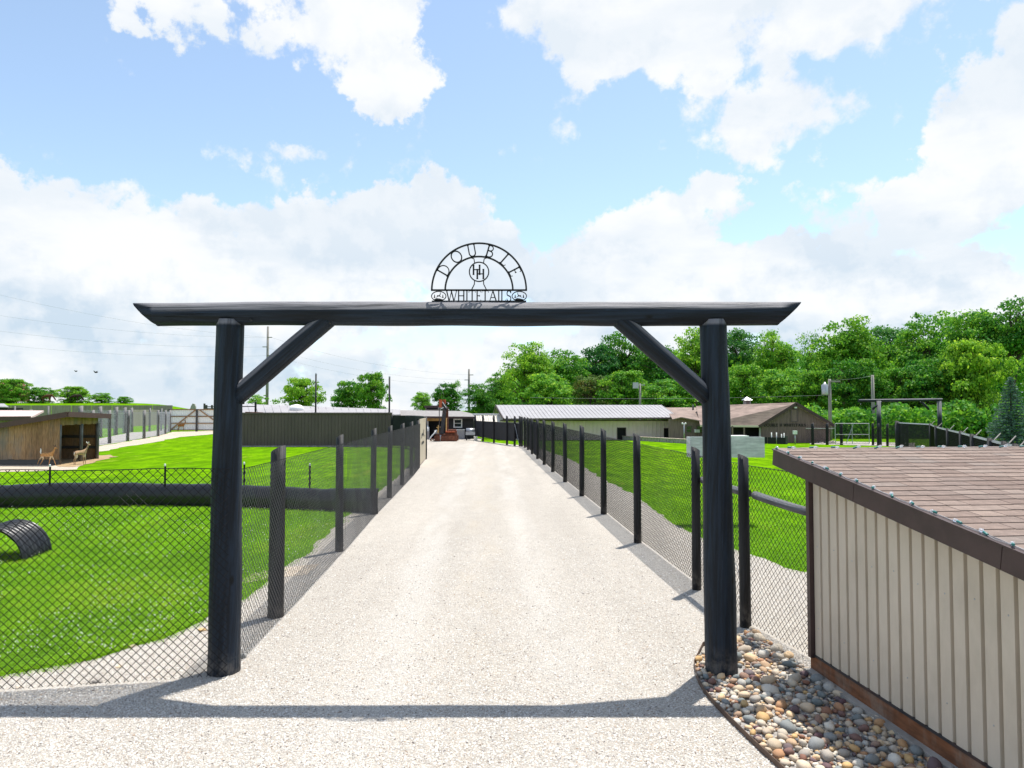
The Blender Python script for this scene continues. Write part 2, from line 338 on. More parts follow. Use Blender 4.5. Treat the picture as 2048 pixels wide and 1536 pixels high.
def stone_mat(name, island):
    m, w, b, o = newmat(name); tc = w.n('ShaderNodeTexCoord').outputs['Object']
    r = w.n('ShaderNodeNewGeometry').outputs['Random Per Island'] if island else w.n('ShaderNodeObjectInfo').outputs['Random']
    st = [(p_, mul(c_, 1.35)) for p_, c_ in [(0, (.33, .27, .20)), (.10, (.20, .185, .17)), (.2, (.40, .35, .28)), (.3, (.13, .07, .055)), (.36, (.27, .155, .10)), (.46, (.36, .25, .13)), (.56, (.44, .41, .36)), (.66, (.16, .165, .165)), (.75, (.11, .125, .125)), (.83, (.085, .045, .05)), (.9, (.42, .31, .20)), (1, (.30, .28, .255))]]
    col = w.ramp(r, st)
    f = w.noise(tc, 14 if not island else 30, 5, .65, 1.0)
    hs = w.n('ShaderNodeHueSaturation'); w.set(hs.inputs['Color'], col); w.set(hs.inputs['Value'], w.m('MULTIPLY_ADD', f, .9, .72)); hs.inputs['Saturation'].default_value = 1.1
    w.set(b.inputs['Base Color'], hs.outputs[0]); b.inputs['Roughness'].default_value = .78; b.inputs['Specular IOR Level'].default_value = .3
    bp = w.n('ShaderNodeBump'); bp.inputs['Strength'].default_value = .25; bp.inputs['Distance'].default_value = .01; w.set(bp.inputs['Height'], w.noise(tc, 60, 4, .6)); w.set(b.inputs['Normal'], bp.outputs[0])
    return m
STONE = stone_mat("river_stone", False); STONES = stone_mat("river_stones_small", True)
def gravel_mat(name, tint=(1, 1, 1), cell=62, k=1.0):
    m, w, b, o = newmat(name); tc = w.n('ShaderNodeTexCoord').outputs['Object']
    vo = w.n('ShaderNodeTexVoronoi'); w.set(vo.inputs['Vector'], tc); vo.inputs['Scale'].default_value = cell; vo.inputs['Randomness'].default_value = 1.0
    sp = w.n('ShaderNodeSeparateColor'); w.set(sp.inputs[0], vo.outputs['Color'])
    base = w.ramp(sp.outputs[0], [(0, mul((.43, .40, .36), k)), (.35, mul((.56, .53, .485), k)), (.7, mul((.66, .635, .60), k)), (.86, mul((.54, .47, .39), k)), (.93, mul((.34, .315, .30), k)), (1, mul((.40, .385, .38), k))])
    gap = w.smooth(vo.outputs['Distance'], .42, .85)
    big = w.smooth(w.noise(w.mapping(tc, (1, .10, 1)), 1.1, 6, .6), .3, .72); mid = w.noise(tc, 3.3, 5, .65)
    col = w.mix(w.m('MULTIPLY', gap, .38), base, mul((.20, .18, .165), k))
    hs = w.n('ShaderNodeHueSaturation'); w.set(hs.inputs['Color'], col); w.set(hs.inputs['Value'], w.m('MULTIPLY', w.m('MULTIPLY_ADD', big, .16, .90), w.m('MULTIPLY_ADD', mid, .25, .86)))
    sx = w.n('ShaderNodeSeparateXYZ'); w.set(sx.inputs[0], tc); s_ = w.m('ABSOLUTE', w.m('ADD', w.m('MULTIPLY_ADD', sx.outputs[1], .035, sx.outputs[0]), w.m('MULTIPLY_ADD', w.noise(tc, .5, 3, .5), .5, -.13)))
    wheel = w.m('MULTIPLY', w.smooth(w.m('ABSOLUTE', w.m('SUBTRACT', s_, .82)), .38, .10), w.smooth(w.noise(w.mapping(tc, (1, .25, 1)), 1.3, 5, .65), .32, .6))      # packed wheel lines
    crown = w.m('MULTIPLY', w.smooth(s_, .5, .1), w.smooth(w.noise(w.mapping(tc, (1, .3, 1)), 1.9, 6, .7), .42, .7))                                          # dustier middle
    stain = w.smooth(w.noise(tc, .75, 6, .7), .56, .74)
    col = w.mix(1.0, hs.outputs[0], tint, 'MULTIPLY'); col = w.mix(w.m('MULTIPLY', wheel, .25), col, mul((.70, .68, .645), k)); col = w.mix(w.m('MULTIPLY', crown, .30), col, mul((.52, .44, .33), k)); col = w.mix(w.m('MULTIPLY', stain, .22), col, mul((.42, .37, .31), k))
    w.set(b.inputs['Base Color'], col); b.inputs['Roughness'].default_value = .9; b.inputs['Specular IOR Level'].default_value = .2
    bp = w.n('ShaderNodeBump'); bp.inputs['Strength'].default_value = .7; bp.inputs['Distance'].default_value = .012; bp.invert = True; w.set(bp.inputs['Height'], vo.outputs['Distance']); w.set(b.inputs['Normal'], bp.outputs[0])
    return m
GRAVEL = gravel_mat("white_gravel", (1.0, .978, .945), 105, .86); GRAVEL_TAN = gravel_mat("tan_gravel", (1.0, .90, .78), 50, .95); GRAVEL_GREY = gravel_mat("grey_gravel", (.86, .87, .90), 50, .8)
DIRT = M("straw_dirt", (.34, .24, .13), .95, .3, 5, bump=.3)
def pebble_mat():
    m, w, b, o = newmat("gravel_pebble"); r = w.n('ShaderNodeNewGeometry').outputs['Random Per Island']
    col = w.ramp(r, [(0, (.38, .36, .33)), (.25, (.54, .52, .485)), (.6, (.65, .63, .60)), (.82, (.49, .43, .36)), (.91, (.33, .31, .30)), (.96, (.12, .105, .10)), (1, (.42, .31, .22))])
    w.set(b.inputs['Base Color'], col); b.inputs['Roughness'].default_value = .85; b.inputs['Specular IOR Level'].default_value = .25; return m
PEBBLE = pebble_mat()
def turf_mat():
    m, w, b, o = newmat("mown_turf"); tc = w.n('ShaderNodeTexCoord').outputs['Object']
    big = w.smooth(w.noise(w.mapping(tc, (1, .5, 1)), .28, 5, .6), .35, .68); mid = w.noise(w.mapping(tc, (1, .35, 1)), 1.5, 8, .74); fine = w.noise(tc, 26, 4, .75)
    col = w.mix(big, (.120, .285, .004), (.175, .355, .004)); col = w.mix(w.smooth(mid, .40, .64), (.078, .185, .004), col)
    dry = w.smooth(w.noise(w.mapping(tc, (1, .4, 1)), .8, 8, .75), .56, .72); col = w.mix(w.m('MULTIPLY', dry, .6), col, (.34, .33, .06))
    hs = w.n('ShaderNodeHueSaturation'); w.set(hs.inputs['Color'], col); w.set(hs.inputs['Value'], w.m('MULTIPLY_ADD', fine, 1.0, .5))
    w.set(b.inputs['Base Color'], hs.outputs[0]); b.inputs['Roughness'].default_value = 1.0; b.inputs['Specular IOR Level'].default_value = 0.0
    bp = w.n('ShaderNodeBump'); bp.inputs['Strength'].default_value = .6; bp.inputs['Distance'].default_value = .04; w.set(bp.inputs['Height'], fine); w.set(b.inputs['Normal'], bp.outputs[0])
    return m
TURF = turf_mat()
def leafy(name, stops, trans=.35, objvar=.25, attr=True, rough=.6):
    m, w, b, o = newmat(name)
    r = w.n('ShaderNodeNewGeometry').outputs['Random Per Island']; ob = w.n('ShaderNodeObjectInfo').outputs['Random']
    if attr:
        t = w.n('ShaderNodeAttribute', attribute_name='tint').outputs['Fac']; f = w.m('ADD', w.m('MULTIPLY', r, .55), w.m('MULTIPLY', t, .45))
    else: f = r
    col = w.ramp(f, stops)
    hs = w.n('ShaderNodeHueSaturation'); w.set(hs.inputs['Color'], col); w.set(hs.inputs['Value'], w.m('MULTIPLY_ADD', ob, 2 * objvar, 1 - objvar)); w.set(hs.inputs['Hue'], w.m('MULTIPLY_ADD', ob, -.035, .52))
    w.set(b.inputs['Base Color'], hs.outputs[0]); b.inputs['Roughness'].default_value = rough; b.inputs['Specular IOR Level'].default_value = .25
    tr = w.n('ShaderNodeBsdfTranslucent'); w.set(tr.inputs[0], hs.outputs[0]); ms = w.n('ShaderNodeMixShader'); ms.inputs[0].default_value = trans
    w.set(ms.inputs[1], b.outputs[0]); w.set(ms.inputs[2], tr.outputs[0]); w.set(o.inputs[0], ms.outputs[0]); return m
BLADE = leafy("grass_blade", [(0, (.075, .20, .005)), (.45, (.185, .41, .006)), (.8, (.275, .51, .008)), (1, (.46, .52, .06))], .4, .0)
LEAF = leafy("broadleaf_foliage", [(0, (.026, .115, .030)), (.35, (.075, .265, .030)), (.65, (.19, .42, .030)), (1, (.40, .60, .05))], .45, .34)
LEAFLIGHT = leafy("light_green_foliage", [(0, (.05, .16, .022)), (.35, (.12, .32, .026)), (.65, (.25, .48, .030)), (1, (.46, .62, .055))], .45, .22)
LEAFDARK = leafy("deep_green_foliage", [(0, (.016, .085, .034)), (.35, (.040, .175, .040)), (.7, (.085, .26, .036)), (1, (.20, .42, .06))], .42, .25)
LEAFRUST = leafy("rust_tinged_foliage", [(0, (.05, .11, .02)), (.45, (.10, .20, .025)), (.75, (.20, .20, .04)), (1, (.36, .20, .08))], .35, .1)
NEEDLE = leafy("blue_spruce_needles", [(0, (.035, .10, .075)), (.5, (.09, .18, .13)), (1, (.22, .33, .25))], .15, .05)
CLOVER = M("white_clover_flower", (.75, .75, .68), .8, .1, 4)
# ------------------------------------------------------------------ ground, drive, lawns, hill
def ground():
    sheet("ground", [(-1600, -60), (1600, -60), (1600, 2400), (-1600, 2400)], -0.004, TURF)
ground()
DRIVE = [(-26, 4.2), (-26, -8), (14, -8), (14, 9.0), (7, 9.6), (4.1, 10.2), (3.45, 12.6), (3.24, 14.4), (3.32, 18.8), (3.0, 24.9), (2.9, 30), (2.6, 34.7), (2.0, 40), (1.3, 45.2), (0.0, 47.6), (-1.1, 50), (-2.4, 52.6), (-2.4, 58),
         (-14, 58), (-14, 50), (-7.5, 47), (-5.3, 43), (-4.7, 36), (-4.25, 30), (-3.95, 25), (-3.75, 20), (-3.62, 15.7), (-3.3, 11.6), (-3.3, 8.8), (-3.36, 7.8), (-3.5, 7.26), (-3.87, 6.66), (-4.5, 6.2), (-9, 5.5)]
DRIVEJ = jitter_poly(DRIVE, .3, .10, 3)
sheet("gravel_drive", DRIVEJ, 0.0, GRAVEL)
patch = [G(478, 1168), G(540, 1158), G(610, 1150), G(640, 1128), G(560, 1135), G(500, 1148)]
sheet("gravel_patch", jitter_poly([(p.x, p.y) for p in patch], .15, .05, 8), 0.004, GRAVEL_TAN)
pathpts = [(-80, 945), (60, 943), (150, 939), (172, 929), (186, 906), (240, 895), (300, 886), (360, 874), (432, 868), (520, 866), (520, 860), (430, 861), (345, 864), (318, 872), (290, 877), (256, 883), (220, 889), (186, 894), (150, 905), (100, 915), (-80, 920)]
sheet("gravel_path", jitter_poly([gx(*q) for q in pathpts], 1.0, .25, 5), 0.004, GRAVEL_TAN)
lane = [(186, 893), (220, 888), (256, 882), (290, 876), (318, 871), (340, 864), (340, 856), (300, 863), (262, 865), (225, 872), (186, 880)]
sheet("gravel_lane", [gx(*q) for q in lane], 0.008, GRAVEL_GREY)
dirt = [(116, 934), (150, 934), (178, 928), (206, 920), (230, 914), (222, 910), (184, 912), (150, 906), (120, 918)]
sheet("straw_ground", jitter_poly([gx(*q) for q in dirt], .4, .2, 9), 0.012, DIRT)
bed_soil = [(1.75, 6.75), (1.6, 6.28), (1.56, 5.88), (1.60, 5.35), (1.72, 4.56), (1.95, 3.2), (2.1, 2.0), (3.2, 2.0), (2.84, 4.56), (2.66, 6.3), (2.50, 7.55), (2.1, 7.2)]
BED = sheet("stone_bed", bed_soil, 0.006, GRAVEL_GREY)
yard = [(1620, 888), (1800, 893), (1830, 898), (1830, 886), (1740, 884), (1620, 882)]
sheet("gravel_yard", [gx(*q) for q in yard], 0.003, GRAVEL)
def hill():
    # long low rise behind the pens
    nx, ny = 60, 16; x0, x1, y0, y1 = -230, -25, 105, 330; vs_, fs = [], []
    for j in range(ny):
        for i in range(nx):
            x = x0 + (x1 - x0) * i / (nx - 1); y = y0 + (y1 - y0) * j / (ny - 1)
            rise = 1 / (1 + math.exp(-(y - 135) / 9.0)); side = 1 / (1 + math.exp(min(50, (x / y * 1420 + 640) / 30)))
            z = -0.3 + (4.2 + .006 * (y - 150)) * rise * (.12 + .88 * side) + .25 * mnoise.noise(Vector((x * .03, y * .03, 0)))
            if j == 0 or i == nx - 1: z = -.5
            vs_.append((x, y, z))
    for j in range(ny - 1):
        for i in range(nx - 1): a = j * nx + i; fs.append((a, a + 1, a + nx + 1, a + nx))
    me = bpy.data.meshes.new("hill"); me.from_pydata(vs_, [], fs); me.materials.append(TURF); me.polygons.foreach_set('use_smooth', [True] * len(fs))
    o = bpy.data.objects.new("hill", me); COL.objects.link(o); o['kind'] = 'structure'; return o
HILL = hill()

# ------------------------------------------------------------------ the log gate
GY = 6.34
def logpts(a, b, n=9, bow=.012, seed=1):
    a = Vector(a); b = Vector(b); out = []
    for k in range(n):
        t = k / (n - 1); p = a.lerp(b, t); q = Vector((mnoise.noise(Vector((t * 2.2, seed, 0))), mnoise.noise(Vector((t * 2.2, seed, 9))), mnoise.noise(Vector((t * 2.2, seed, 4))))) * bow
        out.append(p + q)
    return out
def gate():
    g = thing("log_gate", "tall black log gate with crossbeam spanning the gravel drive", "gate", (-.35, GY, 0))
    for (ub, ut, sgn, sd) in ((447, 460, 1, 1), (1443, 1427, -1, 2)):
        b = P(ub, 1345, GY); t = P(ut, 640, GY); b.z = -.05
        mb = MB(); n = 40; pts = logpts(b, t, n, .012, sd)
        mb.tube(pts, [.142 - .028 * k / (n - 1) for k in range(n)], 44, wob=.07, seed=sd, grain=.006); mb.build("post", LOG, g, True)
    a = P(293, 629, GY); b = P(1577, 627, GY)
    mb = MB(); n = 60; pts = logpts(a, b, n, .014, 5)
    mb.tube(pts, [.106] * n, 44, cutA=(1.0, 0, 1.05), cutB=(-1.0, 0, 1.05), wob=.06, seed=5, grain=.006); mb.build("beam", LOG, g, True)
    for (u0, v0, u1, v1, sd) in ((479, 788, 658, 636, 7), (1412, 790, 1236, 636, 8)):
        p = P(u0, v0, GY); q = P(u1, v1, GY); mb = MB()
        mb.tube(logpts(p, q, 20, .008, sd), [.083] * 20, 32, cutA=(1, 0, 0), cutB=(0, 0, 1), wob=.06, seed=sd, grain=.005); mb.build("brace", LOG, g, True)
    for u, v in ((502, 640), (660, 646), (1233, 648), (487, 806)):
        p = P(u, v, GY - .105); mb = MB(); mb.lathe(p, [(.012, 0), (.012, .008), (.006, .014)], 6, (0, -1, 0)); mb.build("bolt", STEEL, g)
    return g
gate()

# ------------------------------------------------------------------ letters cut from plate
def arc(cx, cy, rx, ry, a0, a1, n=10): return [(cx + rx * math.cos(math.radians(a0 + (a1 - a0) * k / n)), cy + ry * math.sin(math.radians(a0 + (a1 - a0) * k / n))) for k in range(n + 1)]
# glyph: (advance width, [(points, relative stroke width)])
SF = .09
def ser(x, y, w=SF): return ([(x - w, y), (x + w, y)], .55)
GLY = {
 'D': (.86, [([(.14, 0), (.14, 1)], 1), ([(.03, .02), (.3, .02)] + arc(.3, .5, .5, .48, -90, 90, 14) + [(.03, .98)], .7)]),
 'O': (1.0, [(arc(.5, .5, .43, .49, 0, 360, 26), .85)]),
 'U': (.86, [([(.17, 1)] + [(.17, .3)] + arc(.44, .28, .27, .27, 180, 360, 12) + [(.71, .3), (.71, 1)], .85), ser(.17, .98), ser(.71, .98)]),
 'B': (.72, [([(.14, 0), (.14, 1)], 1), ([(.03, .98), (.3, .98)] + arc(.3, .755, .26, .225, 90, -90, 10) + [(.14, .53)], .7), ([(.14, .53), (.34, .53)] + arc(.34, .275, .29, .255, 90, -90, 10) + [(.03, .02)], .8)]),
 'L': (.62, [([(.16, 0), (.16, 1)], 1), ([(.03, .02), (.54, .02), (.58, .17)], .6), ser(.16, .98)]),
 'E': (.62, [([(.14, 0), (.14, 1)], 1), ([(.03, .02), (.52, .02), (.56, .16)], .6), ([(.03, .98), (.50, .98), (.53, .85)], .6), ([(.14, .52), (.42, .52)], .6), ([(.42, .44), (.42, .60)], .5)]),
 'W': (1.22, [([(.05, .98), (.34, 0)], 1), ([(.34, 0), (.60, .95)], .6), ([(.58, .95), (.88, 0)], 1), ([(.88, 0), (1.16, .98)], .6), ser(.07, .98), ser(1.15, .98), ser(.59, .97, .07)]),
 'H': (.90, [([(.16, 0), (.16, 1)], 1), ([(.74, 0), (.74, 1)], 1), ([(.16, .52), (.74, .52)], .6), ser(.16, .02), ser(.16, .98), ser(.74, .02), ser(.74, .98)]),
 'I': (.34, [([(.17, 0), (.17, 1)], 1), ser(.17, .02), ser(.17, .98)]),
 'T': (.80, [([(.40, 0), (.40, 1)], 1), ([(.03, .82), (.06, .98), (.74, .98), (.77, .82)], .6), ser(.40, .02)]),
 'A': (.92, [([(.08, 0), (.46, 1)], .65), ([(.44, 1), (.84, 0)], 1), ([(.22, .36), (.70, .36)], .55), ser(.08, .02), ser(.84, .02)]),
 'S': (.62, [([(.52, .80)] + arc(.31, .74, .21, .24, 20, 230, 12) + arc(.31, .26, .22, .25, 60, -160, 12), .8), ([(.53, .74), (.53, .95)], .5), ([(.09, .06), (.09, .28)], .5)]),
}
def ribbon(mb, pts, w, fn, depth):
    n = len(pts); L, Rr = [], []
    for k, p in enumerate(pts):
        a = pts[max(k - 1, 0)]; b = pts[min(k + 1, n - 1)]
        if k == 0 and n > 3 and (Vector(pts[0]) - Vector(pts[-1])).length < 1e-6: a = pts[-2]
        if k == n - 1 and n > 3 and (Vector(pts[0]) - Vector(pts[-1])).length < 1e-6: b = pts[1]
        d = Vector((b[0] - a[0], b[1] - a[1])); d = d.normalized() if d.length > 1e-9 else Vector((1, 0)); nx, ny = -d.y * w / 2, d.x * w / 2
        L.append((p[0] + nx, p[1] + ny)); Rr.append((p[0] - nx, p[1] - ny))
    for k in range(n - 1):
        q = [fn(*L[k]), fn(*Rr[k]), fn(*Rr[k + 1]), fn(*L[k + 1])]
        mb.hexa([Vector(x) for x in q] + [Vector(x) + depth for x in q])
def glyph(mb, ch, fn, stroke, depth, bold=1.0):
    for pts, k in GLY[ch][1]: ribbon(mb, pts, stroke * k * bold, fn, depth)
DEERSIL = [(-.46, .30), (-.40, .44), (-.22, .46), (.05, .44), (.18, .52), (.27, .70), (.36, .80), (.52, .74), (.50, .68), (.40, .64), (.36, .50), (.33, .32), (.52, .20), (.66, .02), (.60, -.02), (.46, .12), (.28, .20), (.02, .22), (-.20, .22), (-.34, .12), (-.52, -.06), (-.58, -.02), (-.44, .18)]
def flat_poly(mb, pts, fn, depth):
    mb.prism([fn(*p) for p in pts], depth)

def arch_sign():
    # half-round steel sign standing on the beam, drawn in metres about the middle of its base line
    bl = P(958, 603, GY); k = GY / FPX; D = Vector((0, .008, 0)); YF = GY - .004
    s = thing("arched_sign", "black steel half-round sign standing on the gate's crossbeam", "sign", (bl.x, GY, bl.z))
    O = Vector((bl.x, YF, bl.z)); W = lambda x, y: O + Vector((x, 0, y))
    yb = 23 * k                                       # straight bar under the half circle
    Ro = 95 * k; Ri = 68 * k; t = .0155
    def part(name, fn): mb = MB(); fn(mb); return mb.build(name, STEEL, s)
    part("outer_arch", lambda mb: ribbon(mb, arc(0, yb, Ro, Ro, 0, 180, 48), t, W, D))
    part("inner_arch", lambda mb: ribbon(mb, arc(0, yb, Ri, Ri, 0, 180, 40), t, W, D))
    part("base_bar", lambda mb: ribbon(mb, [(-Ro - t / 2, yb), (Ro + t / 2, yb)], t, W, D * 1.3))
    part("foot_bar", lambda mb: ribbon(mb, [(-Ro, 0), (Ro, 0)], .017, W, D * 1.5))
    cr = 19.5 * k; cy = yb + 37 * k
    part("monogram_ring", lambda mb: ribbon(mb, arc(0, cy, cr, cr, 0, 360, 32), .0105, W, D))
    for sx in (-1, 1):
        up = [(sx * .040, cy + cr * .93), (sx * .046, cy + cr + .03), (sx * .072, yb + Ri * .965)]
        dn = [(sx * .040, cy - cr * .93), (sx * .042, cy - cr - .025), (sx * .068, yb)]
        part("stay", lambda mb: ribbon(mb, up, .009, W, D)); part("stay", lambda mb: ribbon(mb, dn, .009, W, D))
    h = 19 * k
    for (ox, oy) in ((-.060, .018), (-.026, -.020)):
        hh = part("monogram_letter", lambda mb: glyph(mb, 'H', lambda x, y: W(ox + (x - .05) * .094, cy + oy + (y - .5) * .088), .13, D * 1.2, 1.25))
    # DOUBLE on the arc
    H = (Ro - Ri) * .90; rm = Ri + (Ro - Ri) * .05
    for ch, ang in zip("DOUBLE", (150, 124, 100.5, 74, 49, 27.5)):
        adv = GLY[ch][0]; a = math.radians(ang)
        tx, ty = math.sin(a), -math.cos(a); nx, ny = math.cos(a), math.sin(a)
        fn = lambda x, y: W(tx * (x - adv / 2) * H * .95 + nx * (rm + y * H), yb + ty * (x - adv / 2) * H * .95 + ny * (rm + y * H))
        part("letter", lambda mb: glyph(mb, ch, fn, .125, D))
    # WHITETAILS under the bar
    word = "WHITETAILS"; Hh = yb - .004; sp = .02; tot = sum(GLY[c_][0] + sp for c_ in word); x0, x1 = -66 * k, 66 * k; sx = (x1 - x0) / tot; x = x0
    for c_ in word:
        xx = x; part("letter", lambda mb: glyph(mb, c_, lambda gx_, gy_: W(xx + gx_ * sx, gy_ * Hh), .135, D)); x += (GLY[c_][0] + sp) * sx
    # oval emblems with a leaping deer between two pines
    for sx_ in (-1, 1):
        ex = sx_ * 81 * k; ey = 10.8 * k; sc_ = .060
        em = part("oval_emblem", lambda mb: ribbon(mb, arc(ex, ey, 14.5 * k, 9.6 * k, 0, 360, 28), .008, W, D))
        f = lambda a_, b_: W(ex - sx_ * a_ * sc_ * .62, ey - .012 + b_ * sc_ * .72)
        mb = MB(); flat_poly(mb, DEERSIL, f, D)
        for an in ([(.36, .78), (.30, .95), (.36, 1.05)], [(.40, .80), (.46, .98), (.44, 1.06)]): ribbon(mb, an, .05, f, D)
        mb.build("deer_figure", STEEL, em)
        for q in (-1, 1):
            mb = MB(); px = ex + q * .037
            flat_poly(mb, [(-.010, -.018), (-.003, -.010), (-.007, -.009), (-.002, 0), (-.005, .001), (0, .016), (.005, .001), (.002, 0), (.007, -.009), (.003, -.010), (.010, -.018)], lambda a_, b_: W(px + a_, ey + b_ + .002), D); mb.build("pine_figure", STEEL, em)
        mb = MB(); flat_poly(mb, [(-.04, -.028), (-.02, -.018), (.01, -.022), (.04, -.03), (.03, -.042), (-.03, -.042)], lambda a_, b_: W(ex + a_, ey + b_), D); mb.build("ground_figure", STEEL, em)
arch_sign()

# ------------------------------------------------------------------ chain-link fences
def chain(mb, a, b, z0, z1, pitch=.0725, r=.0024, wav=0.0, top=None):
    a = Vector(a); b = Vector(b); L = (b - a).length; d = (b - a) / L; H = z1 - z0; nrm = Vector((-d.y, d.x, 0))
    def pt(s, z):
        zz = z0 + z
        if wav: zz += wav * mnoise.noise(Vector((s * .9 + a.x, 0, 3))) * (z / H)
        off = nrm * (.012 * mnoise.noise(Vector((s * .8, z * 1.1, 7)))) if wav else Vector((0, 0, 0))
        q = a + d * s + off; return Vector((q.x, q.y, zz))
    k = -math.ceil(H / pitch)
    while k * pitch < L:
        s0 = k * pitch
        # rising and falling family
        for up in (1, -1):
            za, zb = 0.0, H; sa, sb = s0, s0 + H
            if sa < 0: za = -sa; sa = 0.0
            if sb > L: zb = H - (sb - L); sb = L
            if sb - sa > .01:
                if up < 0: za, zb = H - za, H - zb
                if wav:
                    n = max(1, int((sb - sa) / .45)); pr = pt(sa, za)
                    for j in range(1, n + 1):
                        q = pt(sa + (sb - sa) * j / n, za + (zb - za) * j / n); mb.wire(pr, q, r); pr = q
                else: mb.wire(pt(sa, za), pt(sb, zb), r)
        k += 1
def fence_post(parent, x, y, h, r, high_side, mat=POST, seed=0, lean=.012):
    mb = MB(); rr = R.Random(seed) if False else random.Random(seed); tx, ty = rr.uniform(-lean, lean), rr.uniform(-lean, lean)
    pts = [Vector((x + tx * t, y + ty * t, -.05 + (h + .05) * t)) for t in (0, .25, .5, .75, 1)]
    mb.tube(pts, [r * (1.04 - .08 * t) for t in (0, .25, .5, .75, 1)], 14, cutB=(-high_side * .52, 0.18, 1), wob=.05, seed=seed)
    return mb.build("post", mat, parent, True)

def left_fence():
    f = thing("chain_link_fence", "black chain-link fence with slant-topped log posts beside the grass pen, ending at tan panel", "fence", (-2.6, 8, 0))
    pts = [(-2.55, 6.30), (-2.62, 8.0), (-2.80, 11.66), (-3.06, 15.8), (-3.20, 18.7), (-3.36, 21.9), (-3.53, 25.1), (-3.75, 28.4)]
    for k, (x, y) in enumerate(pts[1:]): fence_post(f, x - .015, y, 1.87 if k else 1.86, .085 if k == 0 else .064, 1, seed=20 + k)
    for (a, b) in zip(pts, pts[1:]):
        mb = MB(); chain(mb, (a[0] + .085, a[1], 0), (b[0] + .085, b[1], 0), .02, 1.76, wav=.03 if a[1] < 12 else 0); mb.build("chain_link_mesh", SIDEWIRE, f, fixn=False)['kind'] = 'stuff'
        mb = MB(); mb.wire((a[0] + .085, a[1], 1.76), (b[0] + .085, b[1], 1.76), .004); mb.build("tension_wire", MESHW, f)
    w = thing("chain_link_fence", "black chain-link fence panel wrapping the left gate post, in front of the culvert arch", "fence", (-3.5, 6, 0))
    P0, P1 = (-2.45, 6.185), (-5.9, 5.58)
    mb = MB(); chain(mb, (*P1, 0), (*P0, 0), .02, 1.80, r=.0033, wav=.045); mb.build("chain_link_mesh", MESHW, w, fixn=False)['kind'] = 'stuff'
    mb = MB(); n = 24; prev = None
    for k in range(n + 1):
        t = k / n; x = P1[0] + (P0[0] - P1[0]) * t; y = P1[1] + (P0[1] - P1[1]) * t; s = t * 3.55
        p = Vector((x, y, 1.80 + .045 * mnoise.noise(Vector((s * .9 + P1[0], 0, 3)))))
        if prev: mb.wire(prev, p, .0042)
        prev = p
    mb.build("tension_wire", MESHW, w)
    fence_post(w, -5.95, 5.63, 1.9, .07, 1, seed=40)
    # the tan panel and the black cloth fence that carry the fence on round the bend
    t = thing("panel_gate", "tan metal panel with a small black deer mark at the fence end", "gate panel", (-3.9, 30.8, 0))
    a = Vector((-3.76, 28.6, 0)); b = Vector((-4.06, 33.3, 0)); zt = 1.90
    mb = MB(); mb.bar(a + Vector((0, 0, zt / 2 + .03)), b + Vector((0, 0, zt / 2 + .03)), .05, zt - .02); mb.build("panel", TANPANEL, t)
    mb = MB(); mb.bar(a + Vector((0, -.06, 0)), a + Vector((0, -.06, zt + .05)), .09, .09); mb.build("edge_post", POST, t)
    mb = MB(); dd = (b - a).normalized(); nn = Vector((dd.y, -dd.x, 0)).normalized() * .032
    c0 = a.lerp(b, .5); fn = lambda x, y: c0 + nn + dd * x * 1.7 + Vector((0, 0, 1.12 + y * .40))
    flat_poly(mb, DEERSIL, fn, nn * .12); mb.build("deer_mark", LETTER, t)
    mb = MB(); flat_poly(mb, [(-.5, -.72), (.5, -.72), (.5, -.50), (.25, -.44), (-.3, -.44), (-.5, -.52)], fn, nn * .12); mb.build("lettered_plate", LETTER, t)
    c = thing("cloth_fence", "dark cloth-covered fence bending behind the tan panel", "fence", (-5, 40, 0))
    cv = [(-7.6, 44.6), (-6.6, 44.0), (-5.8, 42.6), (-5.2, 40.6), (-4.75, 38.2), (-4.4, 35.8), (-4.12, 33.4)]
    for k, (p, q) in enumerate(zip(cv, cv[1:])):
        mb = MB(); mb.bar((*p, 1.0), (*q, 1.0), .03, 1.86); mb.build("cloth_panel", BLACKCLOTH, c)
        mb = MB(); mb.wire((*p, 1.95), (*q, 1.95), .025); mb.build("top_rail", DARKST, c)
    for k, (x, y) in enumerate(cv): fence_post(c, x + .08, y - .06, 1.95, .055, 1, seed=60 + k)
left_fence()

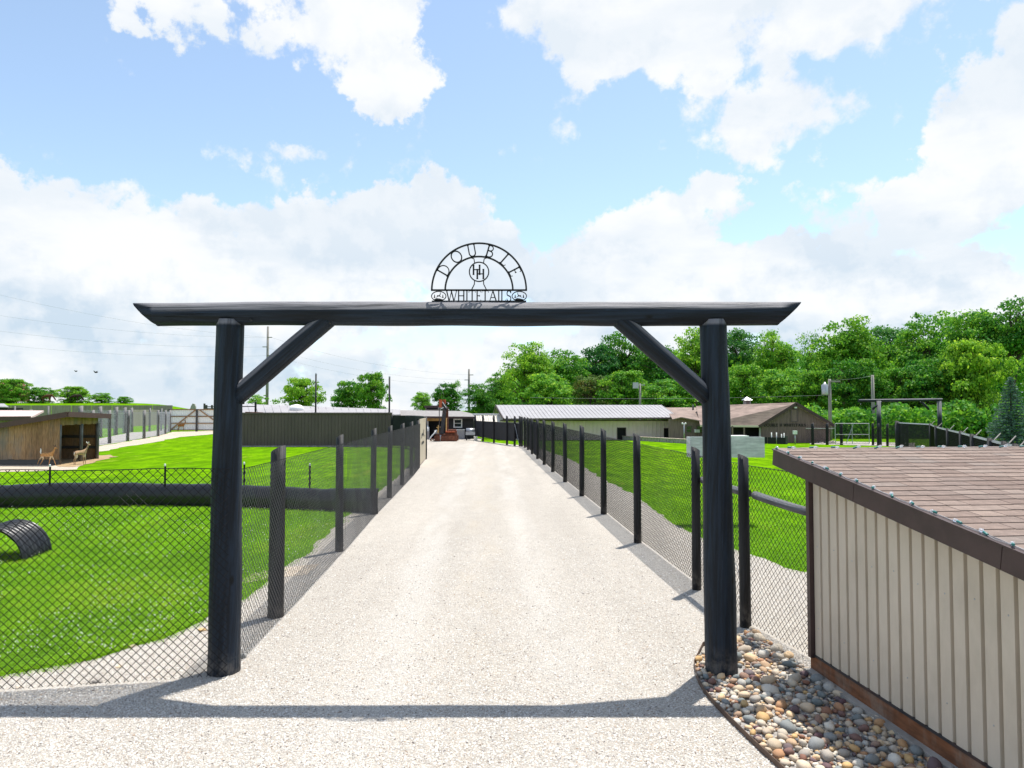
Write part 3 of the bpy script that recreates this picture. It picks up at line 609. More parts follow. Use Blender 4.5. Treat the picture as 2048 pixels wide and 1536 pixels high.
def right_fence():
    f = thing("chain_link_fence", "black chain-link fence with log posts running from the river-stone bed along the drive", "fence", (2.3, 9, 0))
    pts = [(2.48, 7.63), (2.37, 9.2), (2.18, 12.4), (2.03, 15.8), (1.87, 19.1), (1.70, 22.8), (1.52, 26.5), (1.36, 30.0), (1.20, 33.5), (1.05, 37.2), (.93, 41.0), (.79, 43.4), (.63, 45.0)]
    for k, (x, y) in enumerate(pts): fence_post(f, x, y, 1.80 if k < 2 else 1.86, .058 if k < 2 else .066, -1, seed=80 + k)
    allp = [(2.72, 6.42)] + pts
    for (a, b) in zip(allp, allp[1:]):
        mb = MB(); chain(mb, (a[0] + .085, a[1], 0), (b[0] + .085, b[1], 0), .02, 1.70, r=.0024 if a[1] < 9 else .0033, wav=.02 if a[1] < 9.5 else 0); mb.build("chain_link_mesh", MESHW, f, fixn=False)['kind'] = 'stuff'
        mb = MB(); mb.wire((a[0] + .085, a[1], 1.70), (b[0] + .085, b[1], 1.70), .004); mb.build("tension_wire", MESHW, f)
    for (a, b, z0, z1) in (((2.40, 9.2), (2.50, 7.70), 1.40, 1.40), ((2.52, 7.55), (2.70, 6.42), 1.40, 1.36)):
        mb = MB(); p0 = Vector((*a, z0)); p1 = Vector((*b, z1)); mb.tube([p0.lerp(p1, t) + Vector((.05, 0, -.006 * math.sin(t * math.pi))) for t in (0, .2, .4, .6, .8, 1)], .042, 14, wob=.05, seed=9); mb.build("rail", RAIL, f, True)
    mb = MB(); q = [(2.44, 9.12, 1.42), (2.41, 9.0, 1.2), (2.47, 8.7, .85), (2.42, 7.7, .62), (2.40, 7.58, .55)]
    for a, b in zip(q, q[1:]): mb.wire(a, b, .004)
    mb.build("loose_wire", GALV, f)
    # the bend across the far end of the drive, with black windscreen cloth on it
    c = thing("windscreen_fence", "black-posted fence with dark windscreen crossing the far end of the drive", "fence", (-1, 49, 0))
    cv = [(.50, 45.2), (.17, 45.7), (-.33, 47.0), (-1.26, 49.8), (-2.13, 52.3), (-2.85, 55.0)]
    for k, (x, y) in enumerate(cv): fence_post(c, x, y, 1.90, .075, -1, seed=110 + k)
    for k, (p, q) in enumerate(zip(cv, cv[1:])):
        z0 = .28 if k > 0 else .45; mb = MB(); mb.bar((p[0], p[1] + .1, (z0 + 1.45) / 2), (q[0], q[1] + .1, (z0 + 1.45) / 2), .02, 1.45 - z0); mb.build("windscreen", BLACKCLOTH, c)
        mb = MB(); mb.wire((p[0], p[1] + .08, 1.47), (q[0], q[1] + .08, 1.47), .02); mb.build("top_rail", GALV if k < 1 else DARKST, c)
    mb = MB(); mb.wire((.17, 45.62, 1.4), (.45, 45.1, .1), .02); mb.build("brace_rod", GALV, c)
right_fence()
# ------------------------------------------------------------------ shingled shed beside the drive
def shed():
    C0 = Vector((2.645, 6.29, 0)); d = Vector((.112, -.994, 0)).normalized(); nrm = Vector((-d.y * -1, d.x * -1, 0))
    nrm = Vector((d.y, -d.x, 0)).normalized()          # outward, towards the drive
    rdg = -nrm                                          # along the ridge, away from the drive
    s = thing("shingled_shed", "low beige-sided shed with brown shingle roof beside the river stones", "shed", tuple(C0))
    ZR, SL, LEN = 1.93, math.tan(math.radians(8.2)), 5.4
    K0 = Vector((2.42, 6.53, 0))                        # high corner of the roof in plan
    def roofz(p): return ZR - (p - K0).dot(d) * SL
    # siding planks on the side that faces the drive
    pitch = .128; n = int(4.75 / pitch)
    for k in range(n):
        a = C0 + d * (.045 + k * pitch); prof = [(0, -.022), (.006, -.022), (.008, .014), (.104, .014), (.107, -.022), (.127, -.022)]
        mb = MB(); cols = []
        for (t, o) in prof:
            p = a + d * t + nrm * (o + .006); zt = roofz(p) - .125; cols.append((Vector((p.x, p.y, .17)), Vector((p.x, p.y, zt))))
        i = mb.add([q for c_ in cols for q in c_])
        for j in range(len(cols) - 1): mb.face(i + 2 * j, i + 2 * j + 2, i + 2 * j + 3, i + 2 * j + 1)
        pl = mb.build("siding_plank", TAN, s)
    mb = MB()
    for k in range(n):
        for z, every in ((1.12, 2), (.42, 3)):
            if k % every == 0:
                a = C0 + d * (.045 + k * pitch + .062) + nrm * .018; mb.lathe(Vector((a.x, a.y, z + .02 * math.sin(k))), [(.006, 0), (.006, .003), (.003, .006)], 6, nrm)
    o = mb.build("screw_heads", GALV, s); o['kind'] = 'stuff'
    far = C0 + d * 5.0
    mb = MB(); mb.bar(C0 + d * .02 + nrm * .02 + Vector((0, 0, .15)), C0 + d * .02 + nrm * .02 + Vector((0, 0, roofz(C0) - .12)), .075, .05, tuple(d)); mb.build("corner_trim", BROWN, s)
    mb = MB(); a = C0 - d * .02 + Vector((0, 0, .10)); mb.bar(a + nrm * .0, far + nrm * .0 + Vector((0, 0, .10)), .05, .13); mb.build("sill_board", SILL, s)
    mb = MB(); mb.bar(C0 + nrm * .022 + Vector((0, 0, .172)), far + nrm * .022 + Vector((0, 0, .172)), .02, .016); mb.build("drip_edge", DARKST, s)
    mb = MB(); mb.bar(C0 - d * .02 + nrm * .04 + Vector((0, 0, .01)), far + nrm * .04 + Vector((0, 0, .01)), .10, .07); mb.build("footing", CONC, s)
    # other walls
    wid = 4.2; mb = MB()
    A = C0 + rdg * .0; B = C0 + rdg * wid; Cc = far + rdg * wid
    for (p, q) in ((A, B), (B, Cc), (Cc, far)):
        i = mb.add([Vector((p.x, p.y, .03)), Vector((q.x, q.y, .03)), Vector((q.x, q.y, roofz(q) - .05)), Vector((p.x, p.y, roofz(p) - .05))]); mb.face(i, i + 1, i + 2, i + 3)
    mb.build("wall", TAN, s)
    # roof deck and fascia
    e = [K0, K0 + d * LEN, K0 + d * LEN + rdg * (wid + .45), K0 + rdg * (wid + .45)]
    mb = MB(); mb.hexa([Vector((p.x, p.y, roofz(p) - .035)) for p in e] + [Vector((p.x, p.y, roofz(p) - .006)) for p in e]); mb.build("roof_deck", BROWN, s)
    def fascia(p, q, w=.03, h=.135):
        mb = MB(); a = Vector((p.x, p.y, roofz(p) - h / 2 + .004)); b = Vector((q.x, q.y, roofz(q) - h / 2 + .004)); mb.bar(a, b, w, h); return mb.build("fascia", BROWN, s)
    o1 = nrm * .017; cut = (0, 1.25, 2.62, 4.0, LEN)
    for a_, b_ in zip(cut, cut[1:]): fascia(K0 + d * (a_ + .002) + o1, K0 + d * (b_ - .003) + o1)
    fascia(K0 - d * .017 - nrm * .0, K0 - d * .017 + rdg * (wid + .45)); fascia(K0 + d * (LEN + .017), K0 + d * (LEN + .017) + rdg * (wid + .45))
    mb = MB()
    for a_, b_ in ((0, LEN),): 
        p = K0 + d * a_ + nrm * .012; q = K0 + d * b_ + nrm * .012; mb.bar(Vector((p.x, p.y, roofz(p) + .010)), Vector((q.x, q.y, roofz(q) + .010)), .055, .010)
    mb.build("drip_edge", BROWN, s)
    # shingles, laid in courses from the low edge up
    expo = .125; rows = int(LEN / expo); rr = random.Random(5)
    dz = -SL; sdir_ = Vector((d.x, d.y, dz)).normalized(); up = sdir_.cross(rdg).normalized()
    if up.z < 0: up = -up
    widths = (.17, .215, .26, .31, .36); protos = []
    for w_ in widths:
        mb = MB(); g = .006; t0, t1 = .011, .003
        mb.hexa([(g / 2, -.0, 0), (w_ - g / 2, 0, 0), (w_ - g / 2, .20, 0), (g / 2, .20, 0), (g / 2, 0, t0), (w_ - g / 2, 0, t0), (w_ - g / 2, .20, t1), (g / 2, .20, t1)])
        me = mb.mesh("shingle"); me.materials.append(SHINGLE); protos.append(me)
    rot = Matrix((rdg, -sdir_, up)).transposed().to_4x4()
    rest_v, rest_f = [], []; cnt = 0; items = []
    for k in range(rows):
        t = (k + 1) * expo; x = -rr.uniform(0, .12) + .01
        while x < wid + .42:
            wi = rr.randrange(len(widths)); w_ = widths[wi]
            if x < .012: 
                x0 = .012
            else: x0 = x
            p = K0 + d * t + rdg * x0; pz = roofz(K0 + d * t) + .006
            items.append((Vector((p.x, p.y, pz)) + sdir_ * rr.uniform(-.006, .006), wi, t, x0)); x = x0 + w_ + .0
    for (p, wi, t, x0) in items:
        u = 1024 + FPX * p.x / p.y if p.y > .5 else 9999
        if u < 2150 and p.y > 3.2 and cnt < 298:
            o = inst("shingle", protos[wi], s, p); o.rotation_euler = rot.to_euler(); cnt += 1
        else:
            i = len(rest_v)
            for vv in protos[wi].vertices: rest_v.append(p + rot.to_3x3() @ vv.co - C0)
            for pl in protos[wi].polygons: rest_f.append(tuple(i + j for j in pl.vertices))
    me = bpy.data.meshes.new("shingles_rest"); me.from_pydata(rest_v, [], rest_f); me.materials.append(SHINGLE_ALL); o = bpy.data.objects.new("shingle_courses", me); COL.objects.link(o); o.parent = s; o['kind'] = 'stuff'
    # string of clear bulbs along rake and ridge
    L = thing("string_lights", "string of clear bulbs with green sockets along the shed roof edge", "string lights", tuple(K0 + Vector((0, 0, ZR))))
    gl, w, b, o_ = newmat("clear_bulb_glass"); b.inputs['Base Color'].default_value = (.95, .96, 1, 1); b.inputs['Roughness'].default_value = .05; b.inputs['Transmission Weight'].default_value = .75; b.inputs['IOR'].default_value = 1.45
    sock = M("green_socket", (.03, .16, .15), .4, .1, 5)
    mb = MB(); mb.lathe((0, 0, 0), [(.003, 0), (.009, .005), (.012, .015), (.010, .026), (.005, .036), (.001, .040)], 10); bulb = mb.mesh("bulb", smooth=True); bulb.materials.append(gl)
    mb = MB(); mb.lathe((0, 0, -.034), [(.007, 0), (.0085, .004), (.0085, .026), (.007, .036)], 8); base = mb.mesh("socket", smooth=True); base.materials.append(sock)
    rl = random.Random(3)
    spots = [(K0 + d * t + nrm * .005, 0) for t in np.arange(.03, 4.2, .203)]
    spots2 = [(K0 + rdg * t + d * .02, 1) for t in np.arange(.14, 4.2, .212)]
    for grp in (spots, spots2):
        prev = None; wpts = []
        for (p, kind) in grp:
            q = Vector((p.x, p.y, roofz(p) + .030)); yaw = rl.uniform(-.5, .5) + (2.9 if not kind else 1.2)
            bb = inst("bulb", bulb, L, q, (math.radians(80 + rl.uniform(-12, 12)), rl.uniform(-.3, .3), yaw)); s2 = bpy.data.objects.new("socket", base); COL.objects.link(s2); s2.parent = bb
            wpts.append((prev, q + Vector((0, 0, -.006)))); prev = q + Vector((0, 0, -.006))
        for q_ in (0, 1):
            path = []
            for a_, b_ in wpts:
                if a_ is not None: path += [a_, a_.lerp(b_, .5) + Vector((rl.uniform(-.018, .018), q_ * .006, -.004))]
            mb = MB(); mb.tube(path + [wpts[-1][1]], .0022, 4); mb.build("light_wire", GREYROOF, L)
shed()

# ------------------------------------------------------------------ river stones and edging
def stones():
    rr = random.Random(21); protos = []
    for k in range(12):
        bm = bmesh.new(); bmesh.ops.create_icosphere(bm, subdivisions=2, radius=1.0); ax = (rr.uniform(.8, 1.25), rr.uniform(.65, .95), rr.uniform(.42, .68)); off = Vector((k * 7.3, 0, 0))
        for v in bm.verts:
            n0 = v.co.normalized(); f = 1 + .24 * mnoise.noise(n0 * 1.1 + off) + .10 * mnoise.noise(n0 * 2.6 + off)
            if k % 3 == 0: f *= 1 - .12 * max(0, n0.dot(Vector((.6, .5, .6)).normalized())) ** 2
            v.co = Vector((n0.x * ax[0], n0.y * ax[1], n0.z * ax[2])) * f
        for _c in range(0 if k % 4 == 1 else rr.randint(2, 5)):                 # broken faces
            pn = Vector((rr.gauss(0, 1), rr.gauss(0, 1), rr.gauss(0, .8))).normalized(); pd = rr.uniform(.48, .72)
            for v in bm.verts:
                e_ = v.co.dot(pn) - pd
                if e_ > 0: v.co -= pn * e_ * .85
        me = bpy.data.meshes.new("river_stone"); bm.to_mesh(me); bm.free(); me.polygons.foreach_set('use_smooth', [True] * len(me.polygons)); me.materials.append(STONE); protos.append(me)
    poly = [(1.72, 6.70), (1.615, 6.28), (1.585, 5.88), (1.63, 5.35), (1.75, 4.56), (1.98, 3.4), (2.96, 3.4), (2.80, 4.56), (2.62, 6.24), (2.50, 7.5), (2.1, 7.1)]
    placed = []; tries = 0
    while len(placed) < 760 and tries < 60000:
        tries += 1; n = len(placed); r = rr.uniform(.046, .070) if n < 60 else (rr.uniform(.030, .048) if n < 300 else rr.uniform(.018, .034))
        y = rr.uniform(3.9, 7.5); x = rr.uniform(1.55, 2.9)
        if not inpoly(np.array([x]), np.array([y]), poly)[0]: continue
        if (x - 1.86) ** 2 + (y - 6.34) ** 2 < (.15 + r) ** 2: continue
        if any((x - a) ** 2 + (y - b) ** 2 < ((r + c) * .80) ** 2 for a, b, c in placed): continue
        placed.append((x, y, r))
    big = sorted(placed, key=lambda q: -q[2] / q[1])
    for k, (x, y, r) in enumerate(big):
        if k < 300:
            o = inst("stone", protos[rr.randrange(12)], BED, (x, y, .006 + r * .30 + rr.uniform(0, .015)), (rr.uniform(-.35, .35), rr.uniform(-.35, .35), rr.uniform(0, 6.28)), (r, r, r))
    bm = bmesh.new()
    small = [(x, y, r) for (x, y, r) in big[300:]]
    for _ in range(2600):
        y = rr.uniform(3.9, 7.55); x = rr.uniform(1.55, 2.9)
        if inpoly(np.array([x]), np.array([y]), poly)[0] and (x - 1.86) ** 2 + (y - 6.34) ** 2 > .022: small.append((x, y, rr.uniform(.009, .022)))
    V, F = [], []
    src = protos[1]; base = np.array([v.co[:] for v in src.vertices])
    bm.free(); bm = bmesh.new(); bmesh.ops.create_icosphere(bm, subdivisions=1, radius=1.0); base = np.array([v.co[:] for v in bm.verts]); fc = np.array([[v.index for v in f.verts] for f in bm.faces]); bm.free()
    for (x, y, r) in small:
        a = rr.uniform(0, 6.28); sc3 = np.array([r * rr.uniform(.8, 1.3), r * rr.uniform(.65, 1), r * rr.uniform(.45, .75)]); q = base * sc3 * (1 + .12 * RNG.standard_normal((len(base), 1)) * .6)
        q = np.stack([q[:, 0] * math.cos(a) - q[:, 1] * math.sin(a) + x, q[:, 0] * math.sin(a) + q[:, 1] * math.cos(a) + y, q[:, 2] + .008 + r * .35], 1)
        F.append(fc + len(V) * len(base)); V.append(q)
    me = bigmesh("small_stones", np.concatenate(V), np.concatenate(F), STONES, smooth=True)
    o = bpy.data.objects.new("small_stones", me); COL.objects.link(o); o.parent = BED; o['kind'] = 'stuff'
    # steel edging strip
    e = [(2.1, 7.25), (1.86, 7.0), (1.74, 6.72), (1.645, 6.5), (1.60, 6.28), (1.57, 6.05), (1.56, 5.85), (1.575, 5.6), (1.605, 5.35), (1.66, 4.95), (1.725, 4.56), (1.84, 3.8), (1.96, 3.0), (2.1, 2.0)]
    mb = MB(); rr_ = [Vector((x, y, 0)) for x, y in e]
    for a, b in zip(rr_, rr_[1:]): mb.bar(a + Vector((0, 0, .018)), b + Vector((0, 0, .018)), .006, .05)
    o = mb.build("edging_strip", M("brown_steel_edging", (.10, .062, .042), .7, .3, 8)); tag(o, "thin brown steel edging strip curving round the river stones", "edging")
    # two orphan stones wedged against the gate post, and a few strays
    mb = None
    for (u, v, r, lab) in ((421, 1335, .034, "brown stone wedged at the foot of the gate post, on the pen side"), (487, 1316, .04, "brown stone lying at the foot of the gate post, on the drive side")):
        p = G(u, v); o = inst("loose_stone", protos[4 if u < 450 else 7], None, (p.x, p.y, r * .5), (.2, .1, u), (r, r * .8, r * 1.2)); tag(o, lab, "stone")
    for (u, v, r, lab) in ((265, 1294, .03, "reddish stone at the edge of the grass pen, nearest the grass"), (237, 1335, .028, "small reddish stone alone on gravel inside the chain-link panel"), (195, 1365, .035, "flat orange-tan stone on gravel just inside the chain-link panel"), (38, 1377, .03, "dark brown stone on gravel near the lower left corner"), (403, 1262, .045, "pale flat stone beside the gate post at the grass edge")):
        p = G(u, v); o = inst("loose_stone", protos[int(u) % 12], None, (p.x, p.y, r * .3), (.1, .1, u), (r * 1.2, r, r * .8)); tag(o, lab, "stone")
stones()

# ------------------------------------------------------------------ gravel pebbles and grass blades
def pebbles():
    N = 230000; y = 1 / (1 / 3.9 + (1 / 13.0 - 1 / 3.9) * RNG.random(N)); x = (RNG.random(N) * 2 - 1) * .80 * y
    keep = inpoly(x, y, DRIVEJ) & ~inpoly(x, y, [(1.74, 6.75), (1.6, 6.28), (1.56, 5.88), (1.60, 5.35), (1.72, 4.56), (1.95, 3.2), (4.2, 3.2), (7, 6.9), (2.66, 6.35), (2.52, 7.6), (2.1, 7.25)])
    x, y = x[keep], y[keep]; n = len(x); r = (.0030 + .0042 * RNG.random(n) ** 2.5) * (1 + .04 * y)
    oc = np.array([(1, 0, 0), (0, 1, 0), (-1, 0, 0), (0, -1, 0), (0, 0, 1), (0, 0, -1)], float); fc = np.array([(0, 1, 4), (1, 2, 4), (2, 3, 4), (3, 0, 4), (1, 0, 5), (2, 1, 5), (3, 2, 5), (0, 3, 5)])[:4]
    oc = oc[:5]
    s = np.stack([r * (1 + .6 * RNG.random(n)), r * (.7 + .5 * RNG.random(n)), r * (.6 + .5 * RNG.random(n))], 1)
    v = oc[None] * s[:, None, :] * (1 + .25 * (RNG.random((n, 5, 1)) - .5)); v[:, 4, :2] += (RNG.random((n, 2)) - .5) * r[:, None]
    a = RNG.random(n) * 6.28; ca, sa = np.cos(a)[:, None], np.sin(a)[:, None]
    X = v[..., 0] * ca - v[..., 1] * sa + x[:, None]; Y = v[..., 0] * sa + v[..., 1] * ca + y[:, None]; Z = v[..., 2] + .0015
    V = np.stack([X, Y, Z], -1).reshape(-1, 3); F = (fc[None] + (np.arange(n) * 5)[:, None, None]).reshape(-1, 3)
    o = bpy.data.objects.new("gravel", bigmesh("gravel", V, F, PEBBLE)); COL.objects.link(o); tag(o, "loose white gravel scattered over the drive", "gravel", kind='stuff')
pebbles()
def grass():
    def field(name, label, n, ymin, ymax, xf, avoid, hb=.035):
        y = 1 / (1 / ymin + (1 / ymax - 1 / ymin) * RNG.random(n)); a, b = xf; x = (a + (b - a) * RNG.random(n)) * y
        # blades stand only on turf
        creep = .05 + .05 * np.array([mnoise.noise(Vector((a_ * 2.3, b_ * 2.3, 31))) for a_, b_ in zip(x, y)]); k = ~inpoly(x + RNG.standard_normal(n) * creep, y + RNG.standard_normal(n) * creep, DRIVEJ)      # ragged edge creeping into the gravel
        for poly in avoid: k &= ~inpoly(x, y, poly)
        x, y = x[k], y[k]; n = len(x)
        pat = np.array([mnoise.noise(Vector((px * .9, py * .5, 0))) for px, py in zip(x[::1], y[::1])]) if n < 400000 else np.zeros(n)
        pat2 = np.array([mnoise.noise(Vector((px * 3.1, py * 2.2, 8))) for px, py in zip(x, y)])
        h = hb * (.55 + .8 * RNG.random(n)) * (1 + .35 * pat2 + .25 * pat); wd = (.0034 + .0024 * RNG.random(n)) * (1 + .05 * (y - ymin))
        flat = RNG.random(n) < .5; wd = np.where(flat, wd * 1.9, wd)                      # half blades, half flat clover leaves
        an = RNG.random(n) * 6.28; ln = .5 + RNG.random(n) * 1.3; la = RNG.random(n) * 6.28
        bx, by = np.cos(an) * wd, np.sin(an) * wd; tx, ty = np.cos(la) * h * ln, np.sin(la) * h * ln
        zb = np.where(flat, h * .75, -.004); ht = np.where(flat, h * (.75 + .35 * (RNG.random(n) - .5)), h); tx = np.where(flat, np.cos(an + 1.57) * wd * 1.5, tx); ty = np.where(flat, np.sin(an + 1.57) * wd * 1.5, ty)
        V = np.stack([np.stack([x - bx, y - by, zb], 1), np.stack([x + bx, y + by, zb], 1), np.stack([x + tx + bx * .25, y + ty + by * .25, ht], 1)], 1).reshape(-1, 3)
        F = np.arange(n * 3).reshape(-1, 3); tint = np.clip(.52 + .75 * pat + .5 * pat2 + .2 * (RNG.random(n) - .5), 0, 1)
        o = bpy.data.objects.new(name, bigmesh(name, V, F, BLADE, {'tint': np.repeat(tint, 3)})); COL.objects.link(o); tag(o, label, "grass", kind='stuff')
    field("grass", "short bright grass with clover inside the deer pen", 400000, 6.1, 24, (-.80, -.10), [], .036)
    field("grass", "short bright lawn between the drive fence and the barns", 200000, 9.5, 26, (.02, .72), [], .032)
    # clover heads
    n = 2600; y = 1 / (1 / 6.6 + (1 / 18 - 1 / 6.6) * RNG.random(n)); x = (-.78 + .6 * RNG.random(n)) * y; k = ~inpoly(x, y, DRIVEJ)
    k &= np.array([mnoise.noise(Vector((a * .8, b * .8, 20))) > -.08 for a, b in zip(x, y)]); x, y = x[k], y[k]; n = len(x); r = .006 + .004 * RNG.random(n)
    oc = np.array([(1, 0, 0), (0, 1, 0), (-1, 0, 0), (0, -1, 0), (0, 0, 1), (0, 0, -1)], float); fc = np.array([(0, 1, 4), (1, 2, 4), (2, 3, 4), (3, 0, 4), (1, 0, 5), (2, 1, 5), (3, 2, 5), (0, 3, 5)])
    V = (oc[None] * r[:, None, None] + np.stack([x, y, .035 + .03 * RNG.random(n)], 1)[:, None, :]).reshape(-1, 3); F = (fc[None] + (np.arange(n) * 6)[:, None, None]).reshape(-1, 3)
    o = bpy.data.objects.new("clover_flowers", bigmesh("clover_flowers", V, F, CLOVER)); COL.objects.link(o); tag(o, "white clover heads dotted through the pen grass", "clover", kind='stuff')
grass()
# ------------------------------------------------------------------ inside the deer pen
def barrier():
    b = thing("plastic_barrier", "low black plastic sheet barrier running across the grass pen", "barrier", (-7, 16.6, 0))
    pts = [(-120, 1018, 48), (0, 1016, 44), (60, 1015, 46), (110, 1014, 47), (180, 1013, 46), (260, 1012, 45), (330, 1012, 43), (400, 1013, 44), (470, 1015, 44), (560, 1018, 43), (640, 1021, 42), (700, 1024, 46), (756, 1028, 50)]
    cols = []; n = 90
    for k in range(n + 1):
        t = k / n * (len(pts) - 1); i = min(int(t), len(pts) - 2); f = t - i; u, v, h = [pts[i][j] * (1 - f) + pts[i + 1][j] * f for j in range(3)]
        g = G(u, v); hh = h / FPX * g.y * (1 + .03 * mnoise.noise(Vector((k * .31, 0, 0)))); bil = .05 * mnoise.noise(Vector((k * .16, 4, 0)))
        cols.append([Vector((g.x, g.y + o + bil * s_, z * hh)) for z, o, s_ in ((-.02, .0, 0), (.12, -.01, .3), (.35, -.055, 1), (.6, -.05, 1.2), (.82, .0, 1), (.95, .06, .6), (1.0, .13, .3), (.97, .20, 0))])
    mb = MB(); m = 8; i = mb.add([q for c in cols for q in c])
    for k in range(n):
        for j in range(m - 1): a = i + k * m + j; mb.face(a, a + m, a + m + 1, a + 1)
    mb.build("sheet", BLACKPLASTIC, b, True)
    for u, v in ((101, 1013), (331, 1011), (489, 1012), (620, 1017)):
        g = G(u, v); top = .95 if u < 400 else 1.0; y = g.y - .06; mb = MB(); mb.box(g.x - .012, g.x + .012, y - .012, y + .012, 0, top); mb.box(g.x - .022, g.x + .022, y + .012, y + .018, 0, top); st = mb.build("stake", POST, b)
        mb = MB(); mb.lathe((g.x, y, top), [(.022, 0), (.022, .04), (.012, .06)], 8); mb.build("stake_cap", WHITE, st)
barrier()
def culvert():
    c = thing("culvert_arch", "black corrugated half-pipe shelter standing on the pen grass", "shelter", (-7.9, 11.2, 0))
    mb = MB(); rad = .50; n = 72; m = 26; L = .92; cx, y0 = -7.90, 10.75; ang = .14
    rings = []
    for k in range(n + 1):
        t = k / n; r = rad + .019 * math.cos(t * 2 * math.pi * 8.5) ; ring = []
        for j in range(m + 1):
            a = math.pi * j / m; lx, ly, lz = r * math.cos(a), t * L, r * math.sin(a) * 1.06
            ring.append(Vector((cx + lx * math.cos(ang) - ly * math.sin(ang), y0 + lx * math.sin(ang) + ly * math.cos(ang), lz - .02)))
        rings.append(mb.add(ring))
    for a, b in zip(rings, rings[1:]):
        for j in range(m): mb.face(a + j, a + j + 1, b + j + 1, b + j)
    mb2 = MB(); mb2.v = mb.v; mb2.f = mb.f; o = mb2.build("shell", BLACKPIPE, c, True)
    so = o.modifiers.new("thick", 'SOLIDIFY'); so.thickness = .012; so.offset = -1
culvert()

def plank_wall(parent, a, b, zb, ztf, pw, mat, thick=.025, name="plank", gap=.008, seed=0):
    a = Vector(a); b = Vector(b); L = (b - a).length; d = (b - a) / L; n = max(1, round(L / pw)); w_ = L / n; rr = random.Random(seed); nr = Vector((d.y, -d.x, 0))
    for k in range(n):
        p = a + d * (k * w_ + gap / 2); q = a + d * ((k + 1) * w_ - gap / 2); o = nr * rr.uniform(-.004, .006); t = nr * thick; dz = rr.uniform(-.02, .02)
        mb = MB(); mb.hexa([Vector((p.x, p.y, zb + dz)) + o, Vector((q.x, q.y, zb + dz)) + o, Vector((q.x, q.y, zb + dz)) + o - t, Vector((p.x, p.y, zb + dz)) + o - t,
                            Vector((p.x, p.y, ztf(p))) + o, Vector((q.x, q.y, ztf(q))) + o, Vector((q.x, q.y, ztf(q))) + o - t, Vector((p.x, p.y, ztf(p))) + o - t]); mb.build(name, mat, parent)
def deer_shed():
    y0 = 29.8; c = P(118, 928, y0); c.z = 0; cr = Vector((-19.55, 33.6, 0)); lf = Vector((-26.0, y0 + .25, 0)); bk = cr + (lf - c)
    s = thing("deer_shelter", "brown board deer shelter with open front and maroon-edged sloping roof", "shelter", tuple(c))
    zr = lambda p: 1.98 - max(0, (c.x - p.x)) * .165 if p.x < c.x else 1.98
    plank_wall(s, lf, c, .22, lambda p: zr(p), .245, WOOD, seed=1)
    mb = MB(); mb.bar(lf + Vector((0, -.02, .12)), c + Vector((0, -.02, .12)), .04, .20); mb.build("skirt_board", GREYLOG, s)
    fr = (cr - c).normalized(); fn = Vector((fr.y, -fr.x, 0))
    plank_wall(s, c + fr * .05, cr, 1.66, lambda p: 1.98 + .03, .19, WOOD, name="header_board", seed=2)
    for t, r in ((.015, .05), (.53, .075), (.98, .08)):
        p = c.lerp(cr, t); mb = MB(); mb.tube([p + Vector((0, 0, -.03)), p + Vector((0, 0, .85)), p + Vector((0, 0, 1.68))], r, 10, wob=.05, seed=int(t * 10)); mb.build("post", GREYLOG, s, True)
    mb = MB(); i = 0
    for (p, q) in ((lf, bk), (bk, cr)):
        k = mb.add([p, q, q + Vector((0, 0, zr(q))), p + Vector((0, 0, zr(p)))]); mb.face(k, k + 1, k + 2, k + 3)
    mb.build("back_wall", WOOD, s)
    mb = MB()
    for z in (.55, 1.05): mb.bar(bk + (cr - bk) * .1 + Vector((0, -.06, z)), cr + Vector((0, -.06, z)), .03, .12)
    mb.build("back_rail", GREYLOG, s)
    # roof: sloping slab overhanging the front
    ex = fn * .42; up = .20; e0 = c + ex - fr * .32; e1 = cr + ex + fr * .3; e2 = bk + fr * .3; e3 = lf - fr * .32
    za = 2.06 + .07; sl = lambda p: za - max(-.6, (c.x - p.x)) * .165
    mb = MB(); e = [e0, e1, e2, e3]; mb.hexa([Vector((p.x, p.y, sl(p) - .05)) for p in e] + [Vector((p.x, p.y, sl(p))) for p in e]); mb.build("roof", ROOFMAROON, s)
    for p, q in ((e3, e0), (e0, e1)):
        mb = MB(); o = Vector((0, 0, -.10)); w_ = (q - p).normalized(); nn = Vector((w_.y, -w_.x, 0)) * .02; mb.bar(Vector((p.x, p.y, sl(p) - .085)) + nn, Vector((q.x, q.y, sl(q) - .085)) + nn, .035, .22); mb.build("fascia", ROOFMAROON, s)
deer_shed()

DEERM = None
def deer_mat(name, back, belly, zsplit):
    m, w, b, o = newmat(name); tc = w.n('ShaderNodeTexCoord').outputs['Object']; sp = w.n('ShaderNodeSeparateXYZ'); w.set(sp.inputs[0], tc)
    n_ = w.noise(tc, 9, 5, .6); f = w.smooth(w.m('ADD', sp.outputs[2], w.m('MULTIPLY_ADD', n_, .12, -.06)), zsplit - .06, zsplit + .07)
    body = w.mix(w.smooth(n_, .35, .65), mul(back, .78), mul(back, 1.2)); leg = w.smooth(sp.outputs[2], .42, .55); col = w.mix(f, w.mix(leg, mul(back, 1.05), belly), body)
    w.set(b.inputs['Base Color'], col); b.inputs['Roughness'].default_value = .85; b.inputs['Specular IOR Level'].default_value = .15; return m
DEER1 = deer_mat("tan_deer_coat", (.50, .25, .10), (.66, .50, .34), .70); DEER2 = deer_mat("grey_tan_deer_coat", (.36, .235, .14), (.60, .50, .38), .70); DEER3 = deer_mat("red_brown_deer_coat", (.36, .15, .045), (.50, .36, .2), .68)
HORSE = deer_mat("brown_horse_coat", (.11, .045, .025), (.10, .05, .03), .5); HORSE2 = deer_mat("dark_horse_coat", (.035, .022, .018), (.04, .03, .02), .5)
WHITEFUR = M("white_tail_fur", (.80, .78, .74), .9, .05, 8); DARKEAR = M("dark_ear", (.09, .055, .04), .9, .2, 8)
